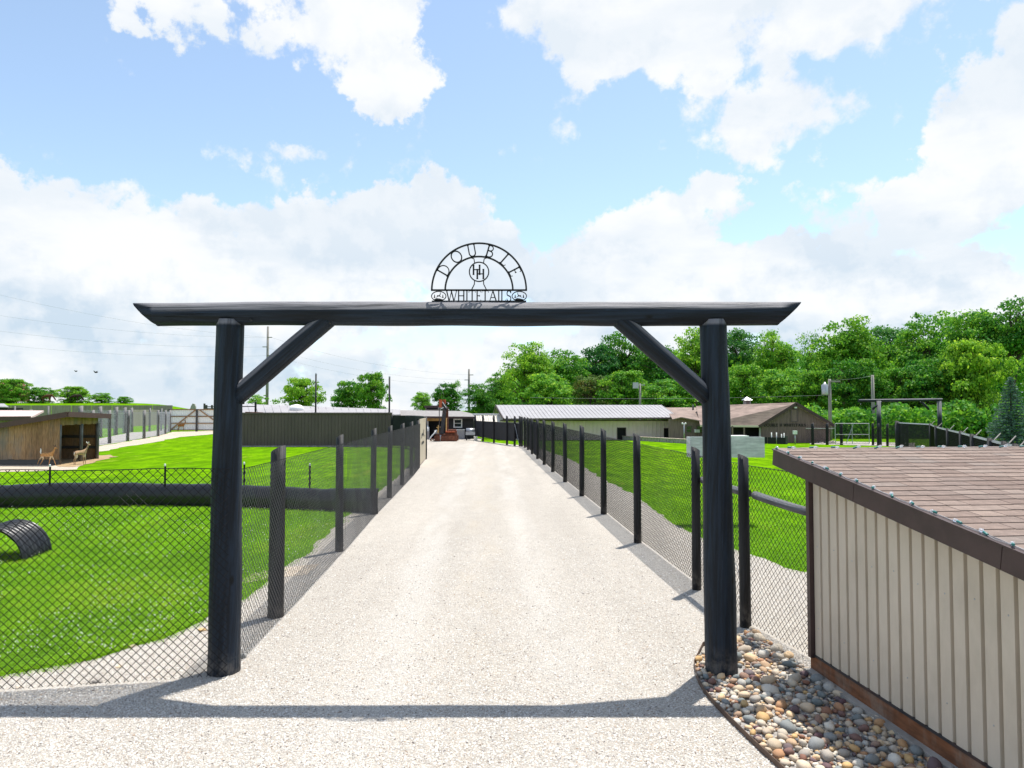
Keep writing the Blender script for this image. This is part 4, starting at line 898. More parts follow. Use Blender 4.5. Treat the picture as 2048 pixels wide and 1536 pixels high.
def animal(name, label, cat, mat, chains, loc, rz, s, extras, group=None):
    """one continuous body grown over a skeleton of joints"""
    verts, edges, rad, idx = [], [], [], {}
    for ch in chains:
        prev = None
        for (x, y, z, r) in ch:
            key = (round(x, 3), round(y, 3), round(z, 3))
            if key not in idx: idx[key] = len(verts); verts.append((x, y, z)); rad.append(r)
            if prev is not None and (prev, idx[key]) not in edges: edges.append((prev, idx[key]))
            prev = idx[key]
    me = bpy.data.meshes.new("body"); me.from_pydata(verts, edges, []); ob = bpy.data.objects.new("body", me); COL.objects.link(ob)
    ob.modifiers.new("skin", 'SKIN'); sv = me.skin_vertices[0].data
    for k, r in enumerate(rad): sv[k].radius = (r, r); sv[k].use_root = (k == 0)
    sb = ob.modifiers.new("sub", 'SUBSURF'); sb.levels = 2; sb.render_levels = 2
    dg = bpy.context.evaluated_depsgraph_get(); dg.update(); me2 = bpy.data.meshes.new_from_object(ob.evaluated_get(dg)); bpy.data.objects.remove(ob)
    me2.name = "body"; me2.materials.clear(); me2.materials.append(mat); me2.polygons.foreach_set('use_smooth', [True] * len(me2.polygons))
    root = thing(name, label, cat, loc, group); root.rotation_euler.z = rz; root.scale = (s * (.80 if cat == 'deer' else 1), s * .9, s)
    bo = bpy.data.objects.new("body", me2); COL.objects.link(bo); bo.parent = root
    for nm, mb, mt in extras:
        e = mb.mesh(nm, smooth=True); e.materials.append(mt); o = bpy.data.objects.new(nm, e); COL.objects.link(o); o.parent = root
    return root
def deer_chains(hl, hr, fl, fr, head=(.64, 0, 1.36), muz=(.82, .0, 1.27)):
    pel = (-.45, 0, .86, .165); mid = (-.08, 0, .82, .17); chest = (.30, 0, .85, .165)
    ch = [[pel, mid, chest, (.46, head[1] * .3, 1.02, .095), (.56, head[1] * .7, 1.20, .066), (*head, .07), (*muz, .032)], [pel, (-.56, 0, .90, .05)]]
    for (kx, kz, hx, hz, fx, fz), s in ((hl, 1), (hr, -1)):
        ch.append([pel, (-.47, s * .10, .74, .10), (kx, s * .11, kz, .062), (hx, s * .10, hz, .032), (fx, s * .10, fz, .025)])
    for (kx, kz, fx, fz), s in ((fl, 1), (fr, -1)):
        ch.append([chest, (.32, s * .09, .70, .075), (kx, s * .09, kz, .034), (fx, s * .09, fz, .024)])
    return ch
def ears(head):
    mb = MB()
    for s in (-1, 1):
        b = Vector(head) + Vector((-.04, s * .05, .05)); mb.tube([b, b + Vector((-.03, s * .06, .07)), b + Vector((-.05, s * .10, .15))], [.02, .035, .006], 8)
    return mb
def tail(up):
    mb = MB()
    if up: mb.tube([(-.58, 0, .90), (-.62, 0, 1.02), (-.60, 0, 1.18), (-.62, 0, 1.30)], [.035, .055, .05, .012], 10)
    else: mb.tube([(-.58, 0, .92), (-.66, 0, .82), (-.67, 0, .68)], [.035, .05, .012], 10)
    return mb
def rump():
    mb = MB(); mb.tube([(-.60, 0, .90), (-.615, 0, .80), (-.60, 0, .68)], [.03, .06, .02], 10); return mb
def antl(head):
    mb = MB()
    for s in (-1, 1):
        b = Vector(head) + Vector((-.01, s * .035, .06)); mb.tube([b, b + Vector((-.03, s * .06, .09)), b + Vector((.02, s * .10, .20))], [.018, .018, .012], 7)
    return mb
run = ((-.62, .62, -.80, .42, -.92, .12), (-.30, .60, -.42, .34, -.62, .05), (.50, .42, .66, .05), (.22, .40, .14, .0))
stand = ((-.36, .55, -.55, .33, -.50, .0), (-.40, .55, -.58, .33, -.54, .0), (.33, .38, .33, .0), (.36, .38, .38, .0))
def animals():
    g = "deer in the pens"; hA = (.64, .0, 1.36)
    p = G(95, 932); animal("deer", "tan deer trotting with raised white tail past the board shelter", "deer", DEER1, deer_chains(*run), (p.x, p.y, .0), .12, .56, [("ear", ears(hA), DARKEAR), ("tail", tail(True), WHITEFUR)], g)
    hB = (.62, -.10, 1.40); p = G(161, 929); animal("deer", "grey-tan deer standing at the shelter's open front, seen from behind", "deer", DEER2, deer_chains(*stand, head=hB, muz=(.72, -.24, 1.34)), (p.x, p.y, .0), 1.15, .60, [("ear", ears(hB), WHITEFUR), ("tail", tail(False), DARKEAR), ("rump_patch", rump(), WHITEFUR)], g)
    p = G(-14, 928); animal("deer", "brown deer cut off by the picture edge beside the board shelter", "deer", DEER3, deer_chains(*stand), (p.x, p.y, .0), 3.3, .60, [("ear", ears(hA), DARKEAR), ("tail", tail(False), WHITEFUR)], g)
    hD = (.62, -.12, 1.36); p = G(363, 863); animal("deer", "small reddish deer standing in front of the white metal pen gate", "deer", DEER3, deer_chains(*stand, head=hD, muz=(.70, -.25, 1.30)), (p.x, p.y, 0), .15, .80, [("ear", ears(hD), DARKEAR), ("antler", antl(hD), DARKEAR)], g)
animals()

# ------------------------------------------------------------------ pens beyond the shelter
def pens():
    f = thing("pen_fence", "grey wooden post fence leading from the shelter to the white gate", "fence", tuple(G(255, 882)))
    base = [(186, 892), (219, 887), (255, 882), (288, 877.5), (316, 872.5), (330, 868), (340, 864)]; pr = None
    for k, (u, v) in enumerate(base):
        g = G(u, v); fence_post(f, g.x, g.y, 2.25, .11, 1, GREYLOG, 200 + k, .05)
        if pr is not None:
            mb = MB(); chain(mb, (pr.x, pr.y, 0), (g.x, g.y, 0), .03, 2.15, pitch=.30, r=.006); mb.build("wire_mesh", GALV, f, fixn=False)['kind'] = 'stuff'
        pr = g
    f = thing("pen_fence", "farther row of grey posts with wire behind the grey gravel lane", "fence", tuple(G(249, 866)))
    base = [(160, 880), (200, 875), (231, 870), (249, 866.5), (263, 864), (299, 863), (322, 862)]; pr = None
    for k, (u, v) in enumerate(base):
        g = G(u, v); fence_post(f, g.x, g.y, 2.55 - .02 * k, .17 if k < 5 else .10, 1, GREYLOG, 220 + k, .05)
        if pr is not None:
            mb = MB(); chain(mb, (pr.x, pr.y, 0), (g.x, g.y, 0), .03, 2.3, pitch=.30, r=.006); mb.build("wire_mesh", GALV, f, fixn=False)['kind'] = 'stuff'
            mb = MB(); mb.wire((pr.x, pr.y, 2.0), (g.x, g.y, 2.0), .03); mb.build("rail", GALV, f)
        pr = g
    # tan board fence behind
    f = thing("board_fence", "tan vertical board fence behind the posts in the far pen", "fence", tuple(G(290, 852)))
    a = G(262, 853); b = G(322, 849)
    plank_wall(f, a, b, 0, lambda p: 2.35, .42, FENCEWOOD, name="board", seed=4)
    f = thing("board_fence", "long grey board fence above the shelter roof, below the hill", "fence", tuple(G(120, 850)))
    a = P(-60, 838, 112); b = P(345, 838, 112); a.z = b.z = 0
    plank_wall(f, a, b, 0, lambda p: 3.05, 3.2, FENCEWOOD, name="board", seed=6, gap=.06)
    f = thing("pen_wall", "grey panel wall between the posts and the far board fence", "wall", tuple(G(215, 853)))
    a = G(186, 857); b = G(262, 856); plank_wall(f, a, b, 0, lambda p: 1.9, .6, FENCEWOOD, name="panel", seed=8, gap=.02)
    # white metal gate with brown braces
    a = G(341, 863); b = G(434, 863); y = a.y; x0, x1 = a.x, b.x; g = thing("pen_gate", "white ribbed metal pen gate with brown diagonal braces", "gate", ((x0 + x1) / 2, y, 0))
    H = 2.36; xm = G(394, 863).x
    for (p, q) in ((x0, xm), (xm, x1 + 1.5)):
        mb = MB(); n = int((q - p) / .22); cols = []
        for k in range(n * 2 + 1): cols.append((p + (q - p) * k / (2 * n), y + (.03 if k % 2 else 0)))
        i = mb.add([Vector((x, yy, z)) for x, yy in cols for z in (.14, H)])
        for k in range(len(cols) - 1): mb.face(i + 2 * k, i + 2 * k + 2, i + 2 * k + 3, i + 2 * k + 1)
        mb.build("metal_leaf", WHITE, g)
        for z in (.16, .88, 1.62, H): mb = MB(); mb.bar((p, y - .05, z), (q, y - .05, z), .05, .11); mb.build("rail", WOOD, g)
    mb = MB(); mb.bar((x0, y - .09, .15), (xm - .1, y - .09, H), .05, .12); mb.build("brace", WOOD, g)
    mb = MB(); mb.bar((x1 + 1.2, y - .09, .15), (xm + .2, y - .09, H), .05, .12); mb.build("brace", WOOD, g)
    for x in (x0 - .1, xm): mb = MB(); mb.bar((x, y - .12, 0), (x, y - .12, H + .05), .16, .16); mb.build("post", GREYLOG, g)
    # low roofs over the shelter's roof line
    s = thing("pen_shed", "low shed with pale pink roof behind the board shelter", "shed", tuple(P(40, 835, 46)))
    a, b, c, d = P(-60, 835, 44), P(62, 834, 44), P(88, 821, 49), P(-60, 820, 49)
    mb = MB(); mb.hexa([p + Vector((0, 0, -.12)) for p in (a, b, c, d)] + [a, b, c, d]); mb.build("roof", PINKROOF, s)
    mb = MB(); mb.bar(a + Vector((0, -.02, -.08)), b + Vector((0, -.02, -.08)), .04, .26); mb.build("fascia", ROOFMAROON, s)
    mb = MB(); mb.box(a.x, b.x - .3, 44.3, 48.5, 0, a.z - .13); mb.build("wall", FENCEWOOD, s)
    s = thing("pen_shed", "small lean-to with white roof in front of the hill fence", "shed", tuple(P(10, 815, 95)))
    a, b, c, d = P(-20, 812, 95), P(18, 814, 95), P(8, 807, 99), P(-20, 807, 99)
    mb = MB(); mb.hexa([p + Vector((0, 0, -.12)) for p in (a, b, c, d)] + [a, b, c, d]); mb.build("roof", WHITEROOF, s)
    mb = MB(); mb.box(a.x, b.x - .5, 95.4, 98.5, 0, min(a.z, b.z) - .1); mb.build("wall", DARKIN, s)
    for k, (u, v0, v1) in enumerate(((41, 820, 832), (62, 819, 830), (97, 812, 826), (30, 812, 820))):
        t = P(u, v0, 60); b = Vector((t.x, t.y, 0)); o = MB(); o.tube([b, b.lerp(t, .5), t], [.13 if k < 2 else .07] * 3, 10)
        q = o.build("fence_stub_post", GREYLOG, None, True); tag(q, ["thick grey post showing above the pink roof, nearer the picture edge", "thick grey post showing above the pink roof, nearer the shelter's peak", "thin post rising behind the shelter roof beside the green bin", "thin post standing behind the pink roof near the white lean-to"][k], "post", "posts behind the pink roof")
    # pale standing rock-like panel and rails on the skyline
    q = [P(x_, y_, 120) for x_, y_ in ((379, 820), (382, 812), (385, 807), (389, 808), (391, 813), (391, 820))]
    mb = MB(); mb.prism(q, (0, .3, 0)); tag(mb.build("standing_slab", CONC), "pale jagged slab on the skyline behind the white gate", "slab")
    rl = thing("rail_fence", "dark rail fence on the skyline behind the white gate", "fence", tuple(P(415, 818, 118)))
    for u in (409, 413, 424, 436): t = P(u, 810 if u > 410 else 807, 118); mb = MB(); mb.bar((t.x, t.y, 0), tuple(t), .25, .25); mb.build("post", GREYLOG, rl)
    for v in (813.5, 817): mb = MB(); mb.bar(P(409, v, 118), P(440, v, 118), .08, .14); mb.build("rail", GREYLOG, rl)
pens()
# ------------------------------------------------------------------ buildings at the end of the drive
def ribbed(mb, a, b, zb, zt, pitch=.3, dep=.03):
    a = Vector(a); b = Vector(b); L = (b - a).length; d = (b - a) / L; n = max(1, int(L / pitch)); nr = Vector((d.y, -d.x, 0)); cols = []
    for k in range(n):
        for t, o in ((0, 0), (.72, 0), (.78, dep), (.94, dep)): cols.append(a + d * ((k + t) * L / n) + nr * o)
    cols.append(b.copy()); i = mb.add([Vector((p.x, p.y, z(p) if callable(z) else z)) for p in cols for z in (zb, zt)])
    for k in range(len(cols) - 1): mb.face(i + 2 * k, i + 2 * k + 2, i + 2 * k + 3, i + 2 * k + 1)
def slab(mb, e, th):
    mb.hexa([Vector(p) - Vector((0, 0, th)) for p in e] + [Vector(p) for p in e])
def roofplane(mb, e0, e1, r1, r0, pitch=.0, th=.06, rib=.035):
    """roof slope: eave e0-e1, ridge r0-r1, with standing ribs when pitch is set"""
    slab(mb, [e0, e1, r1, r0], th)
    if pitch:
        n = max(1, int((Vector(e1) - Vector(e0)).length / pitch))
        for k in range(n + 1):
            t = k / n; a = Vector(e0).lerp(Vector(e1), t); b = Vector(r0).lerp(Vector(r1), t); mb.bar(a + Vector((0, 0, .015)), b + Vector((0, 0, .015)), .05, rib)
def dark_wall():
    y = 44.7; a = P(428, 893, y); b = P(784, 893, y); a.z = b.z = 0; w = thing("metal_wall", "long dark brown ribbed metal wall behind the grass pen", "wall", ((a.x + b.x) / 2, y, 0))
    mb = MB(); ribbed(mb, a, b, .06, 2.08, .21, .03); mb.build("ribbed_sheet", DARKWALL, w)
    mb = MB(); mb.bar(a + Vector((0, -.02, 2.10)), b + Vector((0, -.02, 2.10)), .14, .09); mb.build("cap_trim", DARKWALL, w)
    mb = MB(); mb.bar(a + Vector((0, -.03, .02)), b + Vector((0, -.03, .02)), .12, .09); mb.build("base_strip", CONC, w)
    for u, v, lab in ((632, 749, "thin black pole with cap standing behind the dark wall, nearer the gate brace"), (779, 755, "thin black pole with cap standing behind the dark wall's far end")):
        t = P(u, v, 45.2); p = thing("thin_pole", lab, "pole", (t.x, t.y, 0), "thin poles behind the dark wall"); mb = MB(); mb.tube([(t.x, t.y, 0), tuple(t)], .055, 8); mb.build("shaft", POST, p, True)
        mb = MB(); mb.lathe(t, [(.06, 0), (.06, .05), (.03, .10)], 8); mb.build("cap", GALV, p); mb = MB(); mb.lathe((t.x, t.y, 2.06), [(.17, 0), (.17, .05), (.08, .1)], 8); mb.build("collar", POST, p)
dark_wall()
def long_barn():
    b = thing("long_barn", "long low barn with pale ribbed roof and white dome vent behind the dark wall", "barn", tuple(P(640, 850, 56)))
    e0, e1 = P(470, 830, 48), P(800, 829, 52); r0, r1 = P(462, 807, 58), P(800, 819, 62)
    mb = MB(); roofplane(mb, e0, e1, r1, r0, .5, .06, .02); mb.build("roof", WHITEROOF, b)
    mb = MB(); i = mb.add([Vector((e0.x, e0.y + .3, 0)), Vector((e1.x, e1.y + .3, 0)), e1 + Vector((0, .3, -.1)), e0 + Vector((0, .3, -.1)), Vector((r0.x, r0.y, 0)), Vector((r1.x, r1.y, 0)), r1 + Vector((0, 0, -.1)), r0 + Vector((0, 0, -.1))])
    for q in ((0, 1, 2, 3), (1, 5, 6, 2), (5, 4, 7, 6), (4, 0, 3, 7)): mb.face(*[i + k for k in q])
    mb.build("wall", DARKWALL, b)
    mb = MB(); p = P(593, 820, 54.0); mb.lathe(p, [(.52, -.1), (.52, .18), (.50, .20), (.44, .30), (.30, .38), (.12, .42), (.01, .43)], 18); mb.build("dome_vent", WHITE, b, True)
    mb = MB(); p0 = P(508, 804, 50); p1 = P(511, 826, 50); mb.bar(p1, (p1.x, p1.y, p0.z), .11, .11); p2 = P(484, 813, 50); mb.bar((p1.x, p1.y, p2.z), p2, .06, .06); mb.build("vent_stack", POST, b)
    mb = MB(); q0 = P(492, 825, 49.2); q1 = P(525, 826, 49.2); mb.bar(q0, q1, .3, .10); mb.build("red_edge", RUST, b)
long_barn()
def window(parent, u0, v0, u1, v1, y, frame=WHITE, fw=.09):
    a = P(u0, v1, y); b = P(u1, v0, y); mb = MB()
    mb.box(a.x, b.x, y - .03, y - .01, a.z, a.z + fw); mb.box(a.x, b.x, y - .03, y - .01, b.z - fw, b.z); mb.box(a.x, a.x + fw, y - .031, y - .009, a.z + fw, b.z - fw); mb.box(b.x - fw, b.x, y - .031, y - .009, a.z + fw, b.z - fw)
    m = (a.z + b.z) / 2; mb.box(a.x + fw, b.x - fw, y - .028, y - .011, m - .02, m + .02); w = mb.build("window", frame, parent)
    for z0, z1 in ((a.z + fw, m - .02), (m + .02, b.z - fw)): mb = MB(); mb.box(a.x + fw, b.x - fw, y - .018, y - .012, z0, z1); mb.build("pane", GLASS, w)
def black_building():
    y = 57.0; b = thing("black_cabin", "black-walled cabin with white window and yellow lumber header at the drive's end", "cabin", tuple(P(900, 876, y)))
    L, Rr = P(770, 876, y), P(947, 876, y); zt = P(0, 834, y).z
    og0, og1 = P(857, 876, y).x, P(886, 876, y).x; zh = P(0, 842, y).z
    mb = MB(); mb.box(L.x, P(850, 0, y).x, y, y + .15, 0, zt); mb.box(og1, Rr.x, y, y + .15, 0, zt); mb.box(P(850, 0, y).x, og1, y, y + .15, zh + .24, zt); mb.build("front_wall", BLACKWALL, b)
    mb = MB(); mb.box(Rr.x - .15, Rr.x, y + .16, y + 6, 0, zt); mb.box(L.x, Rr.x - .16, y + 5.8, y + 6, 0, zt); mb.build("side_wall", BLACKWALL, b)
    mb = MB(); mb.box(P(850, 0, y).x, og1 + .05, y - .06, y + .02, zh, zh + .26); mb.build("header", LUMBER, b)
    for u in (857.5, 851): x = P(u, 0, y).x; mb = MB(); mb.box(x, x + .12, y - .05, y + .08, 0, zh); mb.build("door_post", WHITE if u > 855 else FENCEWOOD, b)
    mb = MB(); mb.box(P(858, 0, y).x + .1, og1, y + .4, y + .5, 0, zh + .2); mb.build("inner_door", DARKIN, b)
    window(b, 907, 837.5, 924.5, 855.5, y - .01)
    e0, e1 = P(770, 832, y - .9), P(951, 833.5, y - .9); r0, r1 = P(770, 820, y + 3.5), P(923, 822, y + 3.5); bb1 = P(951, 829, y + 7.5); bb0 = P(770, 829, y + 7.5)
    mb = MB(); slab(mb, [e0, e1, r1, r0], .10); mb.build("roof_slope", GREYSHFAR, b)
    mb = MB(); i = mb.add([e1, bb1, r1]); mb.face(i, i + 1, i + 2); i = mb.add([r0, r1, bb1, bb0]); mb.face(i, i + 1, i + 2, i + 3); mb.build("roof_hip", GREYSHFAR, b)
    mb = MB(); mb.bar(e0 + Vector((0, -.03, -.07)), e1 + Vector((0, -.03, -.07)), .06, .16); mb.build("gutter", BROWN, b)
    mb = MB(); p0, p1 = P(851, 821, y + 5), P(878, 811, y + 5); mb.box(p0.x, p1.x, y + 5, y + 7, p0.z - .6, p1.z - .22); mb.build("roof_box", FENCEWOOD, b)
    mb = MB(); mb.box(p0.x - .1, p1.x + .1, y + 4.9, y + 7.1, p1.z - .2, p1.z); mb.build("roof_box_lid", BROWN, b)
    mb = MB(); p0, p1 = P(853, 819, y + 5), P(876, 813, y + 5); mb.box(p0.x, p1.x, y + 4.95, y + 4.99, p0.z, p1.z - .05); mb.build("roof_box_louvre", DARKIN, b)
    # cabinet, grill, bucket
    c = thing("metal_cabinet", "grey metal cabinet with pale lid against the black cabin wall", "cabinet", tuple(P(921, 871, y - .5))); p0, p1 = P(913, 872, y - .5), P(929, 860, y - .5); mb = MB(); mb.box(p0.x, p1.x, y - .6, y - .1, 0.0, p1.z); mb.build("body", GREYROOF, c)
    mb = MB(); mb.box(p0.x - .03, p1.x + .03, y - .63, y - .08, p1.z + .002, p1.z + .05); mb.build("lid", WHITE, c)
    yg = 54.2; g = thing("barbecue_grill", "silver hooded grill on dark legs beside the black cabin", "grill", tuple(P(941, 879, yg))); p = P(941, 862, yg); mb = MB(); mb.tube([(p.x - .33, yg, p.z), (p.x + .33, yg, p.z)], .22, 14); mb.build("hood", GALV, g, True)
    mb = MB(); mb.box(p.x - .36, p.x + .36, yg - .24, yg + .24, p.z - .30, p.z - .05); mb.build("firebox", GALV, g); mb = MB()
    for sx in (-1, 1):
        for sy in (-1, 1): mb.box(p.x + sx * .30 - .03, p.x + sx * .30 + .03, yg + sy * .18 - .03, yg + sy * .18 + .03, 0, p.z - .3)
    mb.build("leg_frame", DARKST, g)
    mb = MB(); p = P(952, 879, 54); mb.lathe((p.x, 53.6, 0), [(.13, 0), (.15, .32), (.155, .33)], 12); o = mb.build("bucket", WHITE, None, True); tag(o, "white bucket standing at the foot of the windscreen fence", "bucket")
    # white box by the doorway
    c = thing("water_tank", "white plastic tank on a grey base in the cabin doorway", "tank", tuple(P(853, 877, 55.8))); p = P(853.5, 877, 55.8); mb = MB(); mb.box(p.x - .22, p.x + .18, 55.7, 56.2, 0, .62); mb.build("base", GREYROOF, c)
    mb = MB(); mb.lathe((p.x - .02, 55.95, .62), [(.19, 0), (.2, .05), (.2, .32), (.1, .4), (.07, .46)], 14); mb.build("tank", WHITE, c, True)
black_building()
def rig():
    y = 52.6; r = thing("drilling_rig", "rusty drilling rig with dark mast and orange head blocks on the gravel", "drilling rig", tuple(G(888, 882)))
    Q = lambda u, v, dy=0.0: P(u, v, y + dy)
    a, b = Q(870, 880), Q(915, 880); z0 = .02
    for dy in (-.35, .95): mb = MB(); mb.box(a.x, b.x, y + dy - .1, y + dy + .1, z0, .40); mb.build("skid", RUST, r)
    mb = MB(); mb.box(a.x + .05, b.x - .05, y - .2, y + .8, .42, .52); mb.build("deck", RUST, r)
    mb = MB(); mb.box(Q(895, 0).x, Q(914, 0).x, y - .1, y + .7, .54, .86); mb.build("engine_block", RUST, r)
    for k in range(5): mb = MB(); x = Q(896 + 3.6 * k, 0).x; mb.lathe((x, y - .1, .70), [(.06, 0), (.075, .03), (.075, .09), (.04, .12)], 8, (0, -1, 0)); mb.build("valve_wheel", ORANGE, r)
    mb = MB(); mb.bar(Q(890, 869), Q(913, 862), .08, .10); mb.build("rail", ORANGE, r); mb = MB(); mb.bar(Q(913, 882), Q(913, 862), .06, .06); mb.build("upright", RUST, r)
    mb = MB(); mb.bar(Q(882, 878), Q(889, 822), .30, .26); mb.bar(Q(889, 822), Q(889, 816), .30, .26); mb.build("mast", DARKST, r)
    mb = MB(); mb.bar(Q(894, 874, .3), Q(894, 814, .3), .16, .2); mb.build("rear_mast", RUST, r)
    mb = MB(); mb.bar(Q(892.5, 862, -.1), Q(893, 836, -.1), .07, .07); mb.build("hydraulic_ram", LUMBER, r)
    mb = MB(); mb.bar(Q(884, 806), Q(894, 819), .24, .30, (0, -1, 0)); mb.build("boom", DARKST, r); mb = MB(); mb.bar(Q(885, 804, -.16), Q(893, 816, -.16), .03, .16, (0, -1, 0)); mb.build("boom_plate", WHITE, r)
    for (u0, u1, v0, v1, dy) in ((878, 884, 799, 815, -.15), (886, 891.5, 799, 808, .25)): p, q = Q(u0, v1, dy), Q(u1, v0, dy); mb = MB(); mb.box(p.x, q.x, y + dy - .12, y + dy + .16, p.z, q.z); mb.build("head_block", ORANGE, r)
    mb = MB(); mb.wire(Q(878.5, 815, -.2), Q(878.5, 868, -.2), .035); mb.build("drill_rod", DARKST, r); mb = MB(); p = Q(881, 870, -.4); mb.tube([p, (p.x, p.y, .02)], .06, 8); mb.build("drill_foot", GALV, r, True)
    mb = MB(); pts = [Q(873, 860, -.2), Q(869, 866, -.25), Q(862, 874, -.3), Q(858, 880, -.4)]; mb.tube(pts, .045, 8); mb.build("hose", WHITE, r, True)
    mb = MB(); p, q = Q(876, 866, -.1), Q(880, 850, -.1); mb.bar((p.x, p.y, p.z), (p.x + .05, p.y, q.z), .10, .10); mb.bar(Q(873, 855, -.1), Q(881, 854, -.1), .06, .06); mb.build("control_stand", LUMBER, r)
    mb = MB(); mb.box(Q(872, 0).x, Q(881, 0).x, y - .1, y + .4, .54, .80); mb.build("pump_box", GREYROOF, r)
    mb = MB()
    for k in range(6): mb.wire(Q(858 + 2.4 * k, 876 + (k % 2) * 3, -.35), Q(862 + 2.4 * k, 882 - (k % 3), -.4), .035)
    mb.build("hose_tangle", RUST, r)
rig()
def fibre_panel():
    c = thing("fibreglass_lean_to", "low white ribbed fibreglass lean-to above the dark windscreen", "lean-to", tuple(P(985, 850, 58))); a, b = P(950, 848, 57), P(1022, 849, 55.5); t0, t1 = P(946, 829.5, 58.6), P(1017, 829.5, 57.5)
    n = 17
    for k in range(n):
        mb = MB(); f0, f1 = k / n + .004, (k + 1) / n - .004; e = [a.lerp(b, f0), a.lerp(b, f1), t0.lerp(t1, f1), t0.lerp(t1, f0)]; o = Vector((0, 0, .02 * (k % 2))); slab(mb, [p + o for p in e], .03); mb.build("panel", TRANSL, c)
    mb = MB(); mb.bar(t0 + Vector((0, 0, .05)), t1 + Vector((0, 0, .05)), .2, .1); mb.build("ridge_cap", WHITE, c)
    mb = MB()
    for q in (a, b, t0, t1, a.lerp(b, .5)): mb.bar((q.x, q.y, 0), (q.x, q.y, q.z - .04), .1, .1)
    mb.build("leg_frame", POST, c)
fibre_panel()
def tan_barn():
    y = 55.0; b = thing("tan_barn", "long tan barn with wide grey metal roof and dark openings", "barn", tuple(P(1190, 880, y))); a0, a1 = P(1000, 880, y), P(1346, 881, y); zt = P(0, 842, y).z; ze = P(0, 836, y - 1.0).z
    gaps = [(1230.5, 1245.5, 856.5, 873), (1322, 1336.5, 857.5, 875)]; segs = []; u = a0.x
    for g in gaps: segs.append((u, P(g[0], 0, y).x, 0, zt)); segs.append((P(g[0], 0, y).x, P(g[1], 0, y).x, P(0, g[2], y).z, zt)); u = P(g[1], 0, y).x
    segs.append((u, a1.x, 0, zt)); mb = MB()
    for (p, q, z0, z1) in segs: ribbed(mb, (p, y, 0), (q, y, 0), z0, z1, .30, .03)
    mb.build("front_wall", TANBARN, b)
    for g in gaps:
        p, q = P(g[0], 0, y).x, P(g[1], 0, y).x; zt_ = P(0, g[2], y).z; mb = MB(); mb.box(p - .06, p, y - .06, y + .1, 0, zt_ + .06); mb.box(q, q + .06, y - .06, y + .1, 0, zt_ + .06); mb.box(p, q, y - .06, y + .1, zt_, zt_ + .06); fr = mb.build("doorway", BROWN, b)
        mb = MB(); mb.box(p + .002, q - .002, y + .06, y + .09, 0, zt_ - .002); mb.build("opening_shade_panel", DARKIN, fr)  # solid near-black sheet fills the doorway, interior shade put into its colour
    p, q = P(1336.5, 0, y).x + .05, P(1346, 0, y).x; mb = MB(); mb.box(p, q, y - .05, y - .02, .05, P(0, 846, y).z); d = mb.build("door", TAN, b); mb = MB(); mb.box(p + .05, p + .09, y - .08, y - .052, .7, .85); mb.build("handle", DARKST, d)
    mb = MB(); mb.box(a0.x, a1.x + .2, y - .04, y + .04, zt + .002, zt + .09); mb.build("top_plate", DARKWALL, b)
    e0, e1 = P(1008, 837, y - 1.0), P(1357, 834.5, y - 1.0); r0, r1 = P(992, 810, y + 5.0), P(1322, 810, y + 5.0); k0, k1 = P(985, 834, y + 11), P(1300, 834, y + 11)
    mb = MB(); roofplane(mb, e0, e1, r1, r0, .30, .05, .016); mb.build("roof_slope", GREYROOF, b); mb = MB(); slab(mb, [k0, k1, r1, r0], .05); mb.build("roof_slope", GREYROOF, b)
    mb = MB(); mb.bar(e0 + Vector((0, -.02, -.06)), e1 + Vector((0, -.02, -.06)), .05, .12); mb.build("eave_trim", DARKWALL, b)
    mb = MB(); mb.bar(e0 + Vector((-.03, 0, -.06)), r0 + Vector((-.03, 0, -.06)), .06, .2); mb.bar(k0 + Vector((-.03, 0, -.06)), r0 + Vector((-.03, 0, -.06)), .06, .2); mb.build("rake_trim", BROWN, b)
    mb = MB(); i = mb.add([Vector((a0.x - .3, y + .2, 0)), Vector((a0.x - .5, y + 10.5, 0)), k0 + Vector((.4, -.4, -.08)), r0 + Vector((.45, 0, -.1)), e0 + Vector((.2, 1.0, -.05))]); mb.face(*[i + k for k in range(5)]); i = mb.add([Vector((a1.x, y + .1, 0)), Vector((a1.x, y + 10.5, 0)), Vector((a1.x, y + 10.5, zt)), Vector((a1.x, y + .1, zt))]); mb.face(i, i + 1, i + 2, i + 3); mb.build("end_wall", TANBARN, b)
    for k in range(14):
        x = a0.x + (a1.x - a0.x) * (k + .5) / 14; mb = MB(); mb.bar((x, y + .02, zt + .09), (x, y + .02, ze + .06), .12, .12); mb.build("eave_post", BROWNWALL, b)
    # low block wall in front
    w = thing("block_wall", "low stone-capped wall between the bright lawn and the barns", "low wall", tuple(G(1310, 885))); p, q = G(1240, 879), G(1392, 888); n = 12
    for k in range(n):
        f0, f1 = k / n + .004, (k + 1) / n - .004; mb = MB(); mb.bar(p.lerp(q, f0) + Vector((0, 0, .13)), p.lerp(q, f1) + Vector((0, 0, .13)), .3, .26); mb.build("block", CONC, w)
        mb = MB(); mb.bar(p.lerp(q, f0) + Vector((0, 0, .285)), p.lerp(q, f1) + Vector((0, 0, .285)), .38, .045); mb.build("cap_stone", GRAVEL_TAN, w)
tan_barn()
